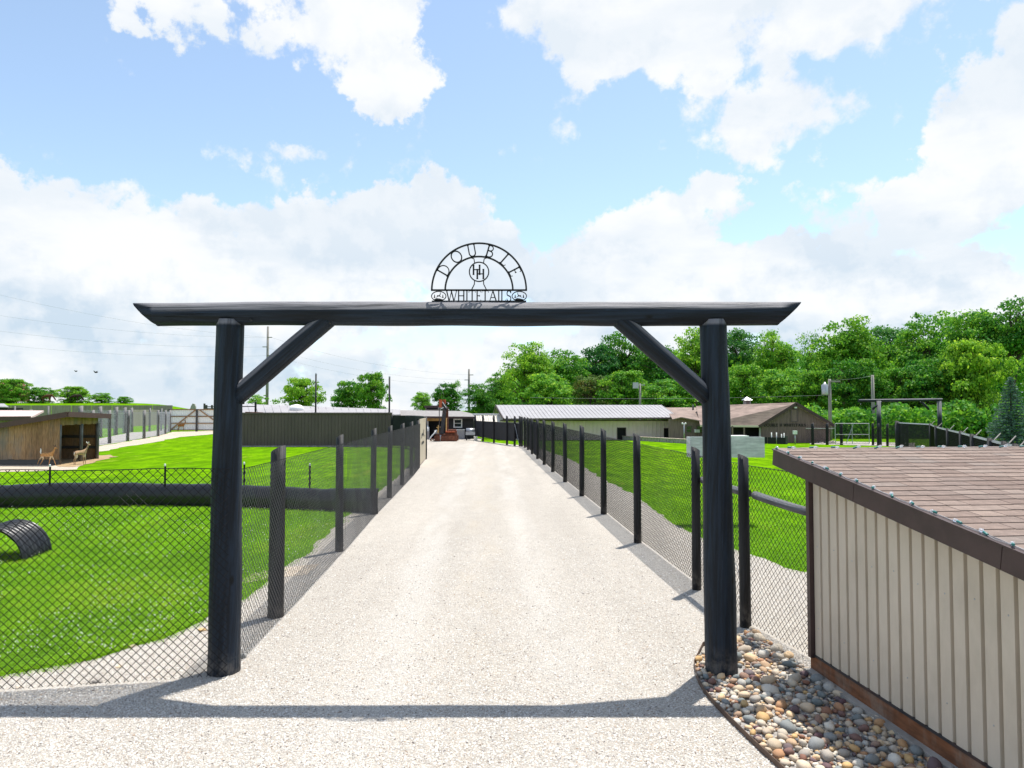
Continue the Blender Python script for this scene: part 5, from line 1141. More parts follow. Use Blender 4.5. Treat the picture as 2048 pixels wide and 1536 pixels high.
def brown_barn():
    y = 50.0; b = thing("brown_barn", "dark brown gabled barn lettered DOUBLE H WHITETAILS under its loft door", "barn", tuple(P(1570, 885, y))); Z = lambda v: P(0, v, y).z; X = lambda u: P(u, 0, y).x
    xl, xr, zp, ze = X(1511), X(1646), Z(806), Z(848); xp = X(1578)
    mb = MB(); cols = []; n = 46
    for k in range(n + 1):
        x = xl + (xr - xl) * k / n; z = ze + (zp - ze) * (1 - abs(x - xp) / ((xp - xl) if x < xp else (xr - xp)))
        for dx, oy in ((-.012, 0), (-.010, .02), (.010, .02), (.012, 0)): cols.append((x + dx, y + oy, z))
    i = mb.add([Vector((x, yy, zz)) for x, yy, z in cols for zz in (0, z - .05)])
    for k in range(len(cols) - 1): mb.face(i + 2 * k, i + 2 * k + 2, i + 2 * k + 3, i + 2 * k + 1)
    mb.build("gable_wall", BROWNWALL, b)
    xw = X(1395); yb = y + 9
    fl = [Vector((xl - .25, y - .25, ze - .10)), Vector((xp, y - .25, zp + .04)), Vector((xr + .3, y - .25, ze - .10))]
    rl = P(1392, 812, y + 6); el = P(1400, 847, y + 1.2)
    mb = MB(); slab(mb, [fl[0], fl[1], rl, Vector((el.x, el.y, fl[0].z + .02))], .08); mb.build("roof_slope", SHINGLEFAR, b)
    mb = MB(); slab(mb, [fl[1], fl[2], fl[2] + Vector((-6, 12, 0)), rl + Vector((0, .01, 0))], .08); mb.build("roof_slope", SHINGLEFAR, b)
    for p, q in ((fl[0], fl[1]), (fl[1], fl[2])): mb = MB(); mb.bar(p + Vector((0, -.03, -.08)), q + Vector((0, -.03, -.08)), .05, .2); mb.build("rake_trim", BROWN, b)
    mb = MB(); mb.bar(fl[0] + Vector((0, -.02, -.06)), Vector((el.x, el.y, fl[0].z - .05)), .06, .14); mb.build("eave_trim", TAN, b)
    # loft door
    p0, p1 = (X(1569), Z(844)), (X(1583), Z(818)); mb = MB(); t = .07
    mb.box(p0[0], p1[0], y - .05, y - .02, p0[1], p0[1] + t); mb.box(p0[0], p1[0], y - .05, y - .02, p1[1] - t, p1[1]); mb.box(p0[0], p0[0] + t, y - .051, y - .021, p0[1] + t, p1[1] - t); mb.box(p1[0] - t, p1[0], y - .051, y - .021, p0[1] + t, p1[1] - t); ld = mb.build("loft_door", DARKWALL, b)
    mb = MB(); mb.box(p0[0] + t, p1[0] - t, y - .03, y - .022, p0[1] + t, p1[1] - t); mb.build("door_leaf", BROWNWALL, ld)
    mb = MB(); mb.box(X(1575), X(1580), y - .2, y - .05, Z(816.5), Z(813.5)); mb.build("flood_light", WHITE, b)
    # lettering
    words = "DOUBLE H WHITETAILS"; hgt = Z(847.5) - Z(853); x0, x1 = X(1517), X(1599); adv = lambda c: .55 if c == ' ' else GLY[c][0] + .16; tot = sum(adv(c) for c in words); sx = (x1 - x0) / tot; x = x0; zb = Z(853)
    for c in words:
        if c != ' ':
            mb = MB(); glyph(mb, c, lambda gx_, gy_: Vector((x + gx_ * sx, y - .035, zb + gy_ * hgt)), .19, Vector((0, .02, 0)), 1.15); mb.build("letter", LETTER, b)
        x += adv(c) * sx
    # dark porch under the eave, side wall
    mb = MB(); mb.box(X(1425), xl + .3, y + 1.0, y + 1.1, 0, ze - .1); mb.build("porch_back", DARKIN, b)
    for u in (1455, 1478, 1509): mb = MB(); mb.box(X(u), X(u) + .09, y + .1, y + .2, 0, ze - .14); mb.build("porch_post", WHITE if u == 1509 else BROWNWALL, b)
    # lower west wing
    w = thing("barn_wing", "low grey-brown barn wing with two dark windows beside the tan barn", "barn", tuple(P(1400, 877, 52))); yw = 52.4; Zw = lambda v: P(0, v, yw).z; Xw = lambda u: P(u, 0, yw).x
    x0, x1 = Xw(1330), Xw(1462); xm = Xw(1362)
    mb = MB(); i = mb.add([Vector((x0, yw, 0)), Vector((x1, yw, 0)), Vector((x1, yw, Zw(846))), Vector((xm, yw, Zw(836))), Vector((x0, yw, Zw(838)))]); mb.face(*[i + k for k in range(5)]); mb.build("front_wall", BROWNWALL, w)
    a, bb, c, d = P(1345, 838, yw - .4), P(1362, 834, yw - .4), P(1440, 848, yw - .4), P(1400, 815, yw + 8)
    mb = MB(); slab(mb, [bb, c, P(1440, 815, yw + 8), d], .07); mb.build("roof_slope", SHINGLEFAR, w); mb = MB(); slab(mb, [a, bb, d, P(1330, 815, yw + 8)], .07); mb.build("roof_slope", SHINGLEFAR, w)
    mb = MB(); p = P(1386, 809, yw + 6); mb.tube([p + Vector((0, 0, -.9)), p], .07, 8); mb.build("flue", DARKST, w, True)
    mb = MB(); slab(mb, [P(1374, 829, yw + 3), P(1399, 829, yw + 3), P(1410, 816, yw + 6), P(1398, 819, yw + 6)], .06); mb.build("dormer_roof", TAN, w)
    for u in (1372, 1393): window(w, u, 851, u + 12, 866, yw - .01, DARKWALL, .06)
    c = thing("air_conditioner", "white window air conditioner on the grey-brown barn wing", "air conditioner", tuple(P(1394, 862, yw))); p, q = P(1390, 865, yw - .3), P(1398, 859, yw - .3); mb = MB(); mb.box(p.x, q.x, yw - .45, yw - .05, p.z, q.z); mb.build("case", WHITE, c); mb = MB()
    for k in range(4): z = p.z + (q.z - p.z) * (k + .5) / 4; mb.box(p.x + .04, q.x - .04, yw - .46, yw - .452, z - .008, z + .008)
    mb.build("grille", DARKST, c)
    # cupola
    p = P(1494, 808, y + 4.0); mb = MB(); mb.box(p.x - .22, p.x + .22, p.y - .22, p.y + .22, p.z - .25, p.z + .30); cu = mb.build("cupola", GREYSHFAR, b); mb = MB(); i = mb.add([(p.x - .33, p.y - .33, p.z + .30), (p.x + .33, p.y - .33, p.z + .30), (p.x + .33, p.y + .33, p.z + .30), (p.x - .33, p.y + .33, p.z + .30), (p.x, p.y, p.z + .55)])
    for k in range(4): mb.face(i + k, i + (k + 1) % 4, i + 4)
    mb.build("cupola_roof", GALV, cu)
    mb = MB(); mb.box(p.x - .12, p.x + .12, p.y - .235, p.y - .222, p.z, p.z + .24); mb.build("louvre", DARKWALL, cu)
    # low dark screen and small white markers by the barn
    s = thing("low_screen", "low dark screen on the lawn in front of the lettered barn", "screen", tuple(G(1545, 888))); p, q = G(1497, 886), G(1568, 888); n = 4
    for k in range(n): mb = MB(); mb.bar(p.lerp(q, k / n + .01) + Vector((0, -.3, .22)), p.lerp(q, (k + 1) / n - .01) + Vector((0, -.3, .22)), .04, .44); mb.build("panel", BLACKCLOTH, s)
    mb = MB(); mb.bar(q + Vector((.05, -.3, 0)), q + Vector((.05, -.3, .56)), .12, .12); mb.build("post", GREYLOG, s)
    labs = ["white post marker under the letter D of the barn lettering", "white post marker below the single letter H of the barn lettering", "short white post marker under the loft door", "white post marker just beyond the loft door"]
    for k, (u, v0, v1) in enumerate(((1543, 865, 887), (1553, 865, 887), (1563, 868, 887), (1568, 866, 887))):
        t = P(u, v0, 48.6); mb = MB(); mb.tube([(t.x, t.y, 0), (t.x, t.y, t.z)], .035, 8); tag(mb.build("marker_post", WHITE, None, True), labs[k], "post", "white markers by the lettered barn")
    p = thing("meter_pedestal", "white meter pedestal in front of the lettered barn's far corner", "meter box", tuple(G(1590, 888))); t = P(1590, 867, 48); mb = MB(); mb.tube([(t.x, t.y, 0), (t.x, t.y, t.z)], .04, 8); mb.build("stem", GALV, p, True); mb = MB(); mb.box(t.x - .12, t.x + .12, t.y - .1, t.y + .1, t.z - .05, t.z + .2); mb.build("meter_box", WHITE, p)
    p = thing("yard_lamp", "twin-headed white lamp post in front of the barn wing", "lamp post", tuple(G(1368, 879))); t = P(1368, 847, 51.5); mb = MB(); mb.tube([(t.x, t.y, 0), (t.x, t.y, t.z)], .045, 8); mb.bar((t.x - .1, t.y, t.z), (t.x + .1, t.y, t.z), .03, .03); mb.build("stem", GALV, p, True)
    for sx in (-1, 1): mb = MB(); mb.lathe((t.x + sx * .11, t.y, t.z - .06), [(.05, 0), (.07, .05), (.05, .12), (.01, .14)], 10); mb.build("lamp_head", WHITE, p, True)
    # pink and white stones of the flower bed by the yard
    fb = thing("flower_bed", "small bed of pale rocks and pink flowers beside the yard pole", "flower bed", tuple(G(1655, 888))); rr = random.Random(4)
    for k in range(26):
        u = rr.uniform(1632, 1670); g_ = G(u, rr.uniform(884, 888)); r_ = rr.uniform(.07, .16); mb = MB(); mb.lathe((g_.x, g_.y, 0), [(r_, 0), (r_ * .9, r_ * .6), (r_ * .3, r_)], 7); mb.build("rock", CONC if k % 3 else PINKROOF, fb)
    return b
brown_barn()
def feeder_board():
    s = thing("wooden_board_sign", "weathered pale green wooden box on posts behind the gate post", "feeder box", tuple(G(1430, 1046))); y = 14.4
    a, b = P(1381, 915, y), P(1529, 874, y); n = 3
    for k in range(n): z0 = a.z + (b.z - a.z) * k / n; z1 = a.z + (b.z - a.z) * (k + 1) / n; mb = MB(); mb.box(a.x, b.x, y, y + .022, z0 + .0015, z1 - .0015); mb.build("plank", TEAL, s)
    for x in (a.x + .012, b.x - .012): mb = MB(); mb.box(x - .011, x + .011, y + .024, y + .30, a.z, b.z - .005); mb.build("end_board", TEAL, s)
    mb = MB(); mb.box(a.x, b.x, y + .302, y + .322, a.z, b.z - .004); mb.box(a.x + .025, b.x - .025, y + .024, y + .30, a.z, a.z + .02); mb.build("back_board", TEAL, s)
    for u in (1414, 1440): x = P(u, 0, y).x; mb = MB(); mb.tube([(x, y + .16, -.02), (x, y + .16, a.z)], .04, 10); mb.build("leg", POST, s, True)
    # pale lid of a trough farther off
    t = thing("feed_trough", "pale flat-lidded trough beyond the green box", "trough", tuple(G(1475, 892))); yy = 36; p, q = P(1446, 876, yy), P(1494, 871, yy); mb = MB(); mb.box(p.x, q.x, yy - .3, yy + .5, q.z - .05, q.z); mb.build("lid", WHITE, t)
    mb = MB(); mb.box(p.x + .1, q.x - .08, yy - .2, yy + .4, .02, q.z - .052); mb.build("body", DARKIN, t)
feeder_board()
def far_gate():
    y = 46.7; g = thing("log_gate", "distant black log gate frame before the wood", "gate", (P(1742, 0, y).x, y, 0)); zt = P(0, 799, y).z
    for u, yy in ((1742, y), (1861, y + .5)): x = P(u, 0, yy).x; mb = MB(); mb.tube([(x, yy, -.05), (x, yy, zt - .08)], [.15, .13], 12); mb.build("post", LOG, g, True)
    a, b = P(1717, 801.5, y), P(1884, 799.5, y + .5); mb = MB(); mb.tube([a, a.lerp(b, .5), b], .10, 12); mb.build("beam", LOG, g, True)
    a, b = P(1745, 819, y), P(1762, 803, y); mb = MB(); mb.tube([a, b], .075, 10); mb.build("brace", LOG, g, True); a, b = P(1858, 819, y + .5), P(1842, 802, y + .5); mb = MB(); mb.tube([a, b], .075, 10); mb.build("brace", LOG, g, True)
    # framed wire leaves beside it
    f = thing("wire_gate", "galvanised framed wire gate hung on the distant log gate post", "gate", tuple(G(1705, 889))); yy = 46.9
    p, q = P(1671, 888, yy), P(1738, 847, yy)
    for aa, bb in (((p.x, q.z), (q.x, q.z)), ((p.x, .08), (q.x, .08)), ((p.x, (p.z + q.z) / 2 - .05), (q.x, (p.z + q.z) / 2 - .05)), ((p.x, .08), (p.x, q.z)), ((q.x, .08), (q.x, q.z)), (((p.x + q.x) / 2, .08), ((p.x + q.x) / 2, q.z))): mb = MB(); mb.wire((aa[0], yy, aa[1]), (bb[0], yy, bb[1]), .028); mb.build("frame_tube", GALV, f)
    mb = MB(); mb.wire(((p.x + q.x) / 2 - .4, yy, .1), ((p.x + q.x) / 2 + .1, yy, 1.4), .02); mb.build("brace_rod", GALV, f)
    mb = MB(); chain(mb, (p.x, yy, 0), (q.x, yy, 0), .08, q.z, pitch=.10, r=.006); mb.build("wire_mesh", MESHW, f, fixn=False)['kind'] = 'stuff'
    f = thing("wire_fence", "dark wire fence with rail between the lettered barn and the wire gate", "fence", tuple(G(1640, 889))); yy = 47.2
    for u in (1612, 1640, 1668): x = P(u, 0, yy).x; fence_post(f, x, yy, 1.42, .09, 1, seed=u)
    p, q = P(1612, 888, yy), P(1668, 849, yy); mb = MB(); mb.wire((p.x, yy, P(0, 857, yy).z), (q.x, yy, P(0, 857, yy).z), .03); mb.build("rail", GALV, f); mb = MB(); chain(mb, (p.x, yy, 0), (q.x, yy, 0), .08, q.z, pitch=.10, r=.006); mb.build("wire_mesh", MESHW, f, fixn=False)['kind'] = 'stuff'
    f = thing("wire_fence", "black-posted wire fence between the distant gate and the tall curved fence", "fence", tuple(G(1775, 892))); pr = None
    for k, (u, v) in enumerate(((1746, 890), (1757, 891), (1775, 892), (1794, 894), (1807, 896), (1815, 898))):
        p = G(u, v); fence_post(f, p.x, p.y, 1.40, .075, 1, seed=300 + k)
        if pr is not None: mb = MB(); chain(mb, (pr.x, pr.y, 0), (p.x, p.y, 0), .08, 1.36, pitch=.10, r=.006); mb.build("wire_mesh", MESHW, f, fixn=False)['kind'] = 'stuff'
        pr = p
    # curved chain-link fence with outriggers coming towards the shed
    f = thing("chain_link_fence", "curved dark chain-link fence with slanted top arms behind the shed roof", "fence", (10, 16, 0))
    cv = [(13.9, 25.6), (13.3, 22.6), (11.35, 19.0), (10.0, 16.3), (8.97, 14.2), (8.05, 12.4), (7.15, 10.6), (6.6, 9.5), (6.25, 8.8)]
    for k, (x, y_) in enumerate(cv):
        fence_post(f, x, y_, 1.86, .11 if k == 0 else .055, -1, seed=330 + k)
        if k: mb = MB(); mb.bar((x, y_, 1.82), (x + .20, y_ + .10, 1.95), .012, .012); mb.build("outrigger", POLE, f)
    for a, b in zip(cv, cv[1:]):
        mb = MB(); chain(mb, (*a, 0), (*b, 0), .02, 1.83, r=.0085); mb.build("chain_link_mesh", MESHW, f, fixn=False)['kind'] = 'stuff'
        mb = MB(); mb.wire((*a, 1.84), (*b, 1.84), .022); mb.build("top_rail", GALV, f)
far_gate()
# ------------------------------------------------------------------ utility poles, wires, birds
def poles():
    def pole(u, vt, y, lab, arms, r=.15, trans=False, lamp=False):
        t = P(u, vt, y); p = thing("utility_pole", lab, "utility pole", (t.x, t.y, 0), "utility poles"); mb = MB(); mb.tube([(t.x, t.y, -.1), (t.x, t.y, t.z * .5), tuple(t)], [r * 1.25, r * 1.1, r * .85], 10); mb.build("shaft", POLE, p, True)
        for (dv, side) in arms:
            z = P(u, dv, y).z; mb = MB(); mb.bar((t.x, t.y - r, z), (t.x + side * .75, t.y - r, z), .12, .12); mb.build("insulator_arm", POLE, p)
        if trans: z = P(u, trans, y).z; mb = MB(); mb.lathe((t.x - .42, t.y - .1, z - .45), [(.24, 0), (.25, .05), (.25, .75), (.12, .85), (.05, .98)], 12); mb.build("transformer", GALV, p, True)
        if lamp: z = t.z; mb = MB(); mb.box(t.x - .75, t.x - .2, t.y - .25, t.y + .05, z - .5, z + .1); mb.build("flood_lamp", GALV, p); mb = MB(); mb.bar((t.x - .3, t.y, z - .15), (t.x + .5, t.y, z - .15), .08, .08); mb.build("lamp_arm", GALV, p)
        return t
    A = pole(536, 653, 112, "tall utility pole seen between the gate post and its brace", ((675, 1), (694, -1), (711, 1)), .20)
    B = pole(938, 738, 120, "utility pole rising behind the black cabin", ((750, 1), (760, -1), (770, 1)), .19)
    pole(1280, 767, 72, "light pole with flood lamp behind the tan barn roof", (), .11, lamp=True)
    C = pole(1659, 758, 55, "pale utility pole with transformer can beside the lettered barn", ((763, 1),), .12, trans=778)
    D = pole(1745, 750, 58, "grey utility pole behind the distant log gate", (), .13)
    def line(lab, a, b, sag, r=.010):
        mb = MB(); a = Vector(a); b = Vector(b); n = 22; pr = None
        for k in range(n + 1):
            t = k / n; q = a.lerp(b, t) - Vector((0, 0, sag * 4 * t * (1 - t)))
            if pr is not None: mb.wire(pr, q, r)
            pr = q
        tag(mb.build("power_line", WIRE), lab, "power line", "power lines")
    line("topmost power line running from the picture edge to the tall pole", P(-40, 580, 95), P(543, 675, 112), 1.0)
    line("second power line from the top, left of the tall pole", P(-40, 625, 95), P(530, 675.5, 112), .8)
    line("third power line from the top, left of the tall pole", P(-40, 657, 95), P(530, 694, 112), .8)
    line("lowest power line left of the tall pole", P(-40, 685, 95), P(543, 711, 112), .8)
    line("topmost power line between the tall pole and the cabin pole", P(543, 675, 112), P(944, 750, 120), 1.2)
    line("middle power line between the tall pole and the cabin pole", P(530, 694, 112), P(932, 760, 120), 1.2)
    line("lowest power line between the tall pole and the cabin pole", P(543, 711, 112), P(944, 770, 120), 1.2)
    line("thin wire in front of the trees, from the transformer pole to the grey pole", P(1660, 760, 55), P(1745, 751, 58), .1, .012)
    line("wire crossing the wood above the tan barn roof", P(1060, 795, 70), P(1659, 790, 60), .2, .014)
    for u, v, s, lab in ((152, 743, .9, "small dark bird in the sky, nearer the picture edge"), (192, 745, 1.3, "larger dark bird in the sky, nearer the gate post")):
        p = P(u, v, 70); b = thing("bird", lab, "bird", tuple(p), "birds in the sky"); mb = MB(); mb.tube([p + Vector((-.14 * s, 0, 0)), p + Vector((-.05 * s, 0, .01)), p + Vector((.07 * s, 0, .01)), p + Vector((.16 * s, 0, .03))], [.012, .05 * s, .045 * s, .012], 8); mb.build("body", DARKIN, b, True)
        for sy in (-1, 1):
            mb = MB(); q = [p + Vector((.05, sy * .03, .02)), p + Vector((-.06 * s, sy * .03, .02)), p + Vector((-.10 * s, sy * .20 * s, .10 * s)), p + Vector((.0, sy * .26 * s, .12 * s))]; mb.prism(q, (0, 0, .01)); mb.build("wing", DARKIN, b)
poles()

# ------------------------------------------------------------------ trees
def make_tree(seed, kind='broad', leafmat=None, nclump=80, per=110, leaf=.30, low=.16, tall=10.0, half=4.0, sparse=0.0, cr_=None):
    rr = random.Random(seed); rg = np.random.default_rng(seed)
    root = thing("tree", "proto", "tree"); tr = MB(); top = tall * .72
    tr.tube([(0, 0, -.15), (.05, 0, tall * .2), (-.08, .08, tall * .45), (.04, -.04, top)], [.26, .20, .14, .04], 9, wob=.1, seed=seed)
    cl = []
    lobes = [(rr.uniform(-.45, .45) * half, rr.uniform(-.45, .45) * half, tall * rr.uniform(.40, .80), rr.uniform(.42, .68)) for _ in range(7)]
    lobes.append((0, 0, tall * .74, .58)); lobes.append((0, 0, tall * .48, .72))
    for k in range(nclump):
        lx, ly, lz, lr = lobes[k % len(lobes)]; dirv = Vector((rr.gauss(0, 1), rr.gauss(0, 1), rr.gauss(.25, .9))).normalized(); rad = half * lr * (rr.uniform(.55, 1.0) ** .6)
        p = Vector((lx, ly, lz)) + Vector((dirv.x * rad, dirv.y * rad, dirv.z * rad * 1.05))
        if half > 5 and k % 4 == 0: p = Vector((rr.uniform(-.7, .7) * half, rr.uniform(-.7, .7) * half, tall * rr.uniform(.05, .35)))
        p.z = max(tall * low, min(tall * .97, p.z)); hr = math.hypot(p.x, p.y); tz = p.z / tall
        mx = half * (1.02 - .75 * max(0, tz - .55) ** 1.2 / .45 ** 1.2 * .8) * (1.0 if tz > .3 else .75 + .8 * tz)
        if hr > mx: p.x *= mx / hr; p.y *= mx / hr
        cl.append((p, rr.uniform(.55, 1.15) * (cr_ or half / 4.0)))
    for p, r in cl[::3]:
        h0 = min(top * .95, max(tall * .15, p.z - rr.uniform(.6, 2.0) * tall / 10)); a = Vector((0, 0, h0)); m_ = a.lerp(p, .55) + Vector((0, 0, .25)); tr.tube([a, m_, p], [.08, .05, .015], 5, False)
    tr.build("trunk", BARK, root, True)
    V, T = [], []
    for p, r in cl:
        n = int(per * r * r * 1.5 * rr.uniform(.7, 1.2) * (1 - sparse)); d = rg.standard_normal((n, 3)); d /= np.linalg.norm(d, axis=1)[:, None]; d[:, 2] = np.where(d[:, 2] < -.35, -d[:, 2] * .6, d[:, 2])
        q = np.array(p[:]) + d * (r * (.42 + .68 * rg.random((n, 1)) ** .6 + .45 * rg.random((n, 1)) * (rg.random((n, 1)) < .16))) * np.array([1.05, 1.05, .8])
        nm = d + rg.standard_normal((n, 3)) * .75 + np.array([0, 0, .35]); nm /= np.linalg.norm(nm, axis=1)[:, None]; ax = np.cross(nm, rg.standard_normal((n, 3))); ax /= np.linalg.norm(ax, axis=1)[:, None]; ay = np.cross(nm, ax)
        sz = leaf * (.55 + .7 * rg.random((n, 1))); ax = ax * sz * .5; ay = ay * sz * .36
        V.append(np.stack([q - ax, q + ay + nm * sz * .06, q + ax, q - ay + nm * sz * .06], 1).reshape(-1, 3)); tint = np.clip(rr.uniform(.15, .85) + .30 * d[:, 2] * 0 + .25 * (rg.random(n) - .5), 0, 1); T.append(np.repeat(tint, 4))
    V = np.concatenate(V); F = np.arange(len(V)).reshape(-1, 4)
    cr = bpy.data.objects.new("crown", bigmesh("crown", V, F, leafmat or LEAF, {'tint': np.concatenate(T)})); COL.objects.link(cr); cr.parent = root
    return root
def make_spruce():
    root = thing("spruce_tree", "proto", "tree"); tall = 10.0; tr = MB(); tr.tube([(0, 0, -.1), (0, 0, tall * .5), (0, 0, tall * .97)], [.22, .13, .02], 8); rg = np.random.default_rng(9); rr = random.Random(9); V, T = [], []
    z = .5
    while z < tall * .99:
        rad = 3.2 * (1 - z / tall) ** .85 + .12; nb = max(4, int(5 + rad * 3.2)); a0 = rr.uniform(0, 6.28)
        for k in range(nb):
            a = a0 + 6.283 * k / nb + rr.uniform(-.2, .2); L = rad * rr.uniform(.75, 1.1); tip = np.array([math.cos(a) * L, math.sin(a) * L, z - .10 * L + .12 * L * L / 3]); base = np.array([0, 0, z]); tr.tube([tuple(base), tuple(tip)], [.04, .008], 4, False)
            n = int(34 * L + 8); t = rg.random((n, 1)) ** .7; q = base + (tip - base) * t; w_ = .30 * L * (1.1 - t); side = np.array([-math.sin(a), math.cos(a), 0]); q = q + side * (rg.random((n, 1)) * 2 - 1) * w_ + np.array([0, 0, 1]) * (rg.standard_normal((n, 1)) * .07 - .03)
            dirn = side * np.sign(rg.random((n, 1)) - .5) * .8 + np.array([math.cos(a), math.sin(a), .15]) + rg.standard_normal((n, 3)) * .35; dirn /= np.linalg.norm(dirn, axis=1)[:, None]; nm = np.cross(dirn, rg.standard_normal((n, 3))); nm /= np.linalg.norm(nm, axis=1)[:, None]; sz = .26 * (.6 + .6 * rg.random((n, 1)))
            V.append(np.stack([q - dirn * sz * .5, q + nm * sz * .16, q + dirn * sz * .5, q - nm * sz * .16], 1).reshape(-1, 3)); T.append(np.repeat(np.clip(.25 + .6 * t[:, 0] + .2 * (rg.random(n) - .5), 0, 1), 4))
        z += .30 + .05 * rr.random()
    tr.build("trunk", BARK, root, True); V = np.concatenate(V); cr = bpy.data.objects.new("crown", bigmesh("crown", V, np.arange(len(V)).reshape(-1, 4), NEEDLE, {'tint': np.concatenate(T)})); COL.objects.link(cr); cr.parent = root
    return root
PROTO = [make_tree(31, leafmat=LEAFLIGHT, nclump=190, cr_=.74, per=105, leaf=.26), make_tree(32, nclump=170, low=.12, cr_=.78, per=105, leaf=.28), make_tree(33, nclump=200, low=.10, cr_=.70, per=105, leaf=.25), make_tree(34, leafmat=LEAFDARK, nclump=160, low=.2, half=3.6, cr_=.72, per=100, leaf=.26), make_tree(35, nclump=180, low=.08, cr_=.76, per=105, leaf=.27)]
BUSH = [make_tree(61, leafmat=LEAFLIGHT, nclump=260, per=62, low=.03, half=7.0, cr_=1.0, leaf=.42), make_tree(62, nclump=230, per=62, low=.02, half=5.5, cr_=.95, leaf=.40)]
HALF = {BUSH[0].name: 7.0, BUSH[1].name: 5.5, PROTO[3].name: 3.6}
SPARSE = make_tree(41, nclump=46, per=46, low=.35, sparse=.1, leaf=.27); RUSTY = make_tree(51, leafmat=LEAFRUST, nclump=70, low=.08)
USED = set()
for q_ in PROTO + BUSH + [SPARSE, RUSTY]: q_['pn'] = q_.name
def plant(proto, u, vt, hw, y, label, rot, group, name="tree", zb=0.0):
    pname = proto['pn']; root = proto if not proto.get('placed') else copy_tree(proto); proto['placed'] = 1
    g = P(u, 820, y); H = P(u, vt, y).z - zb; root.location = (g.x, g.y, zb); w_ = hw / FPX * y / HALF.get(pname, 4.0) * 1.08
    root.scale = (w_, w_, H / 10.0); root.rotation_euler = (0, 0, rot); tag(root, label, "tree", group); return root
def trees():
    gw = "trees of the wood behind the barns"
    W = [ # u, top v, half width, distance, proto, label
     (962, 768, 40, 95, 1, "low dark tree where the wood ends, behind the cabin pole"), (1000, 742, 34, 98, 4, "mid-height tree between the wood's end and the tall bright tree"),
     (1046, 683, 58, 84, 0, "tall bright green tree above the tan barn's peak"), (1128, 700, 62, 92, 2, "broad tree next to the tall bright one over the tan barn roof"),
     (1190, 690, 52, 97, 3, "rounded tree second past the tall bright one over the tan barn roof"), (1248, 668, 60, 100, 1, "tall tree whose top touches the upper end of the log brace"),
     (1318, 684, 60, 94, 4, "tree behind the middle of the log brace"), (1392, 652, 62, 98, 0, "tall tree close behind the gate's thick post, on the drive side"),
     (1470, 660, 56, 104, 3, "dark rounded tree just outside the gate post under the beam"), (1545, 664, 56, 98, 2, "loose-topped tree under the end of the crossbeam"),
     (1688, 638, 78, 86, 0, "big domed tree above the transformer pole"), (1785, 652, 72, 92, 3, "dark tree behind the grey pole, between two brighter ones"),
     (1862, 630, 74, 84, 1, "bright tall tree above the distant log gate beam"), (1940, 615, 76, 78, 4, "large bright tree above the curved fence"), (2030, 600, 78, 74, 2, "tallest tree of the wood at the picture edge"),
     (1100, 752, 50, 80, 3, "small tree standing before the wood at the tan barn's near roof end"), (1250, 748, 58, 76, 2, "bushy tree low behind the flood-lamp pole"),
     (1338, 762, 56, 74, 1, "low bushy tree behind the tan barn's roof end"), (1492, 735, 56, 76, 0, "bushy bright tree over the barn cupola"), (1578, 742, 56, 72, 4, "bushy tree behind the lettered barn's peak"),
     (1632, 748, 44, 70, 1, "low tree between the lettered barn and transformer pole"), (1706, 724, 52, 68, 2, "mid-height bright tree between the two yard poles"), (1790, 742, 56, 66, 4, "bushy tree in the opening of the distant log gate"),
     (1868, 722, 60, 64, 0, "bushy tree behind the far post of the distant log gate"), (1950, 690, 70, 62, 3, "dark leafy tree above the curved fence beside the spruce")]
    for k, (u, v, hw, y, pr, lab) in enumerate(W): plant(PROTO[pr] if k < 15 else BUSH[k % 2], u, v, hw * (1 if k < 15 else 1.15), y, lab, k * 1.37, gw)
    plant(RUSTY, 1182, 752, 52, 77, "bushy tree with rusty brown patches behind the tan barn roof", .6, gw)
    plant(SPARSE, 1616, 664, 34, 88, "thin twiggy half-bare tree between two full trees of the wood", .3, gw)
    gh = "trees on the skyline"
    for k, (u, v, hw, y, pr, lab) in enumerate([(604, 760, 52, 92, 0, "round green tree behind the long barn, nearer the gate brace"), (700, 766, 44, 98, 3, "shorter tree in the middle of the clump behind the long barn"), (742, 750, 40, 94, 2, "taller tree at the far end of the clump behind the long barn"),
        (517, 790, 22, 110, 1, "small tree showing under the foot of the gate brace"), (846, 782, 26, 105, 4, "small rounded tree left of the drilling rig"), (892, 770, 30, 104, 0, "tree directly behind the drilling rig")]): plant(BUSH[k % 2] if k < 3 or k == 5 else PROTO[pr], u, v, hw, y, lab, k * 2.1 + .5, gh)
    plant(SPARSE, 914, 760, 16, 106, "spindly tall sapling beside the drilling rig's mast", 1.9, gh)
    hz = 4.2
    for k, (u, v, hw, y, pr, lab) in enumerate([(20, 760, 42, 175, 2, "tree on the hill nearest the picture edge, hiding the red barn"), (84, 776, 26, 178, 1, "bushy tree on the hill right above the brown horse"), (148, 775, 38, 176, 4, "widest tree on the hill, above the dark horse"), (202, 787, 22, 178, 3, "thin-crowned tree on the hill above the shelter's open front"), (248, 794, 19, 172, 0, "lone round bush standing on the bare hill crest")]): plant(BUSH[k % 2], u, v, hw, y, lab, k * 1.7, "trees on the hill", zb=hz - 1.6)
    sp = make_spruce(); p = P(2022, 820, 30); sp.location = (p.x, 30, 0); H = P(2022, 752, 30).z; sp.scale = (H / 10 * 1.05,) * 2 + (H / 10,); tag(sp, "blue-green spruce at the picture edge behind the curved fence", "tree"); USED.add(sp.name)
    # the wood behind: one mass of leaves that closes the gaps
    rg = np.random.default_rng(77); n = 60000; u = 955 + 1180 * rg.random(n); y = 100 + 22 * rg.random(n); topv = np.interp(u, [955, 1020, 1100, 1250, 1400, 1550, 1700, 1850, 2000, 2140], [795, 750, 735, 715, 700, 712, 695, 680, 660, 650])
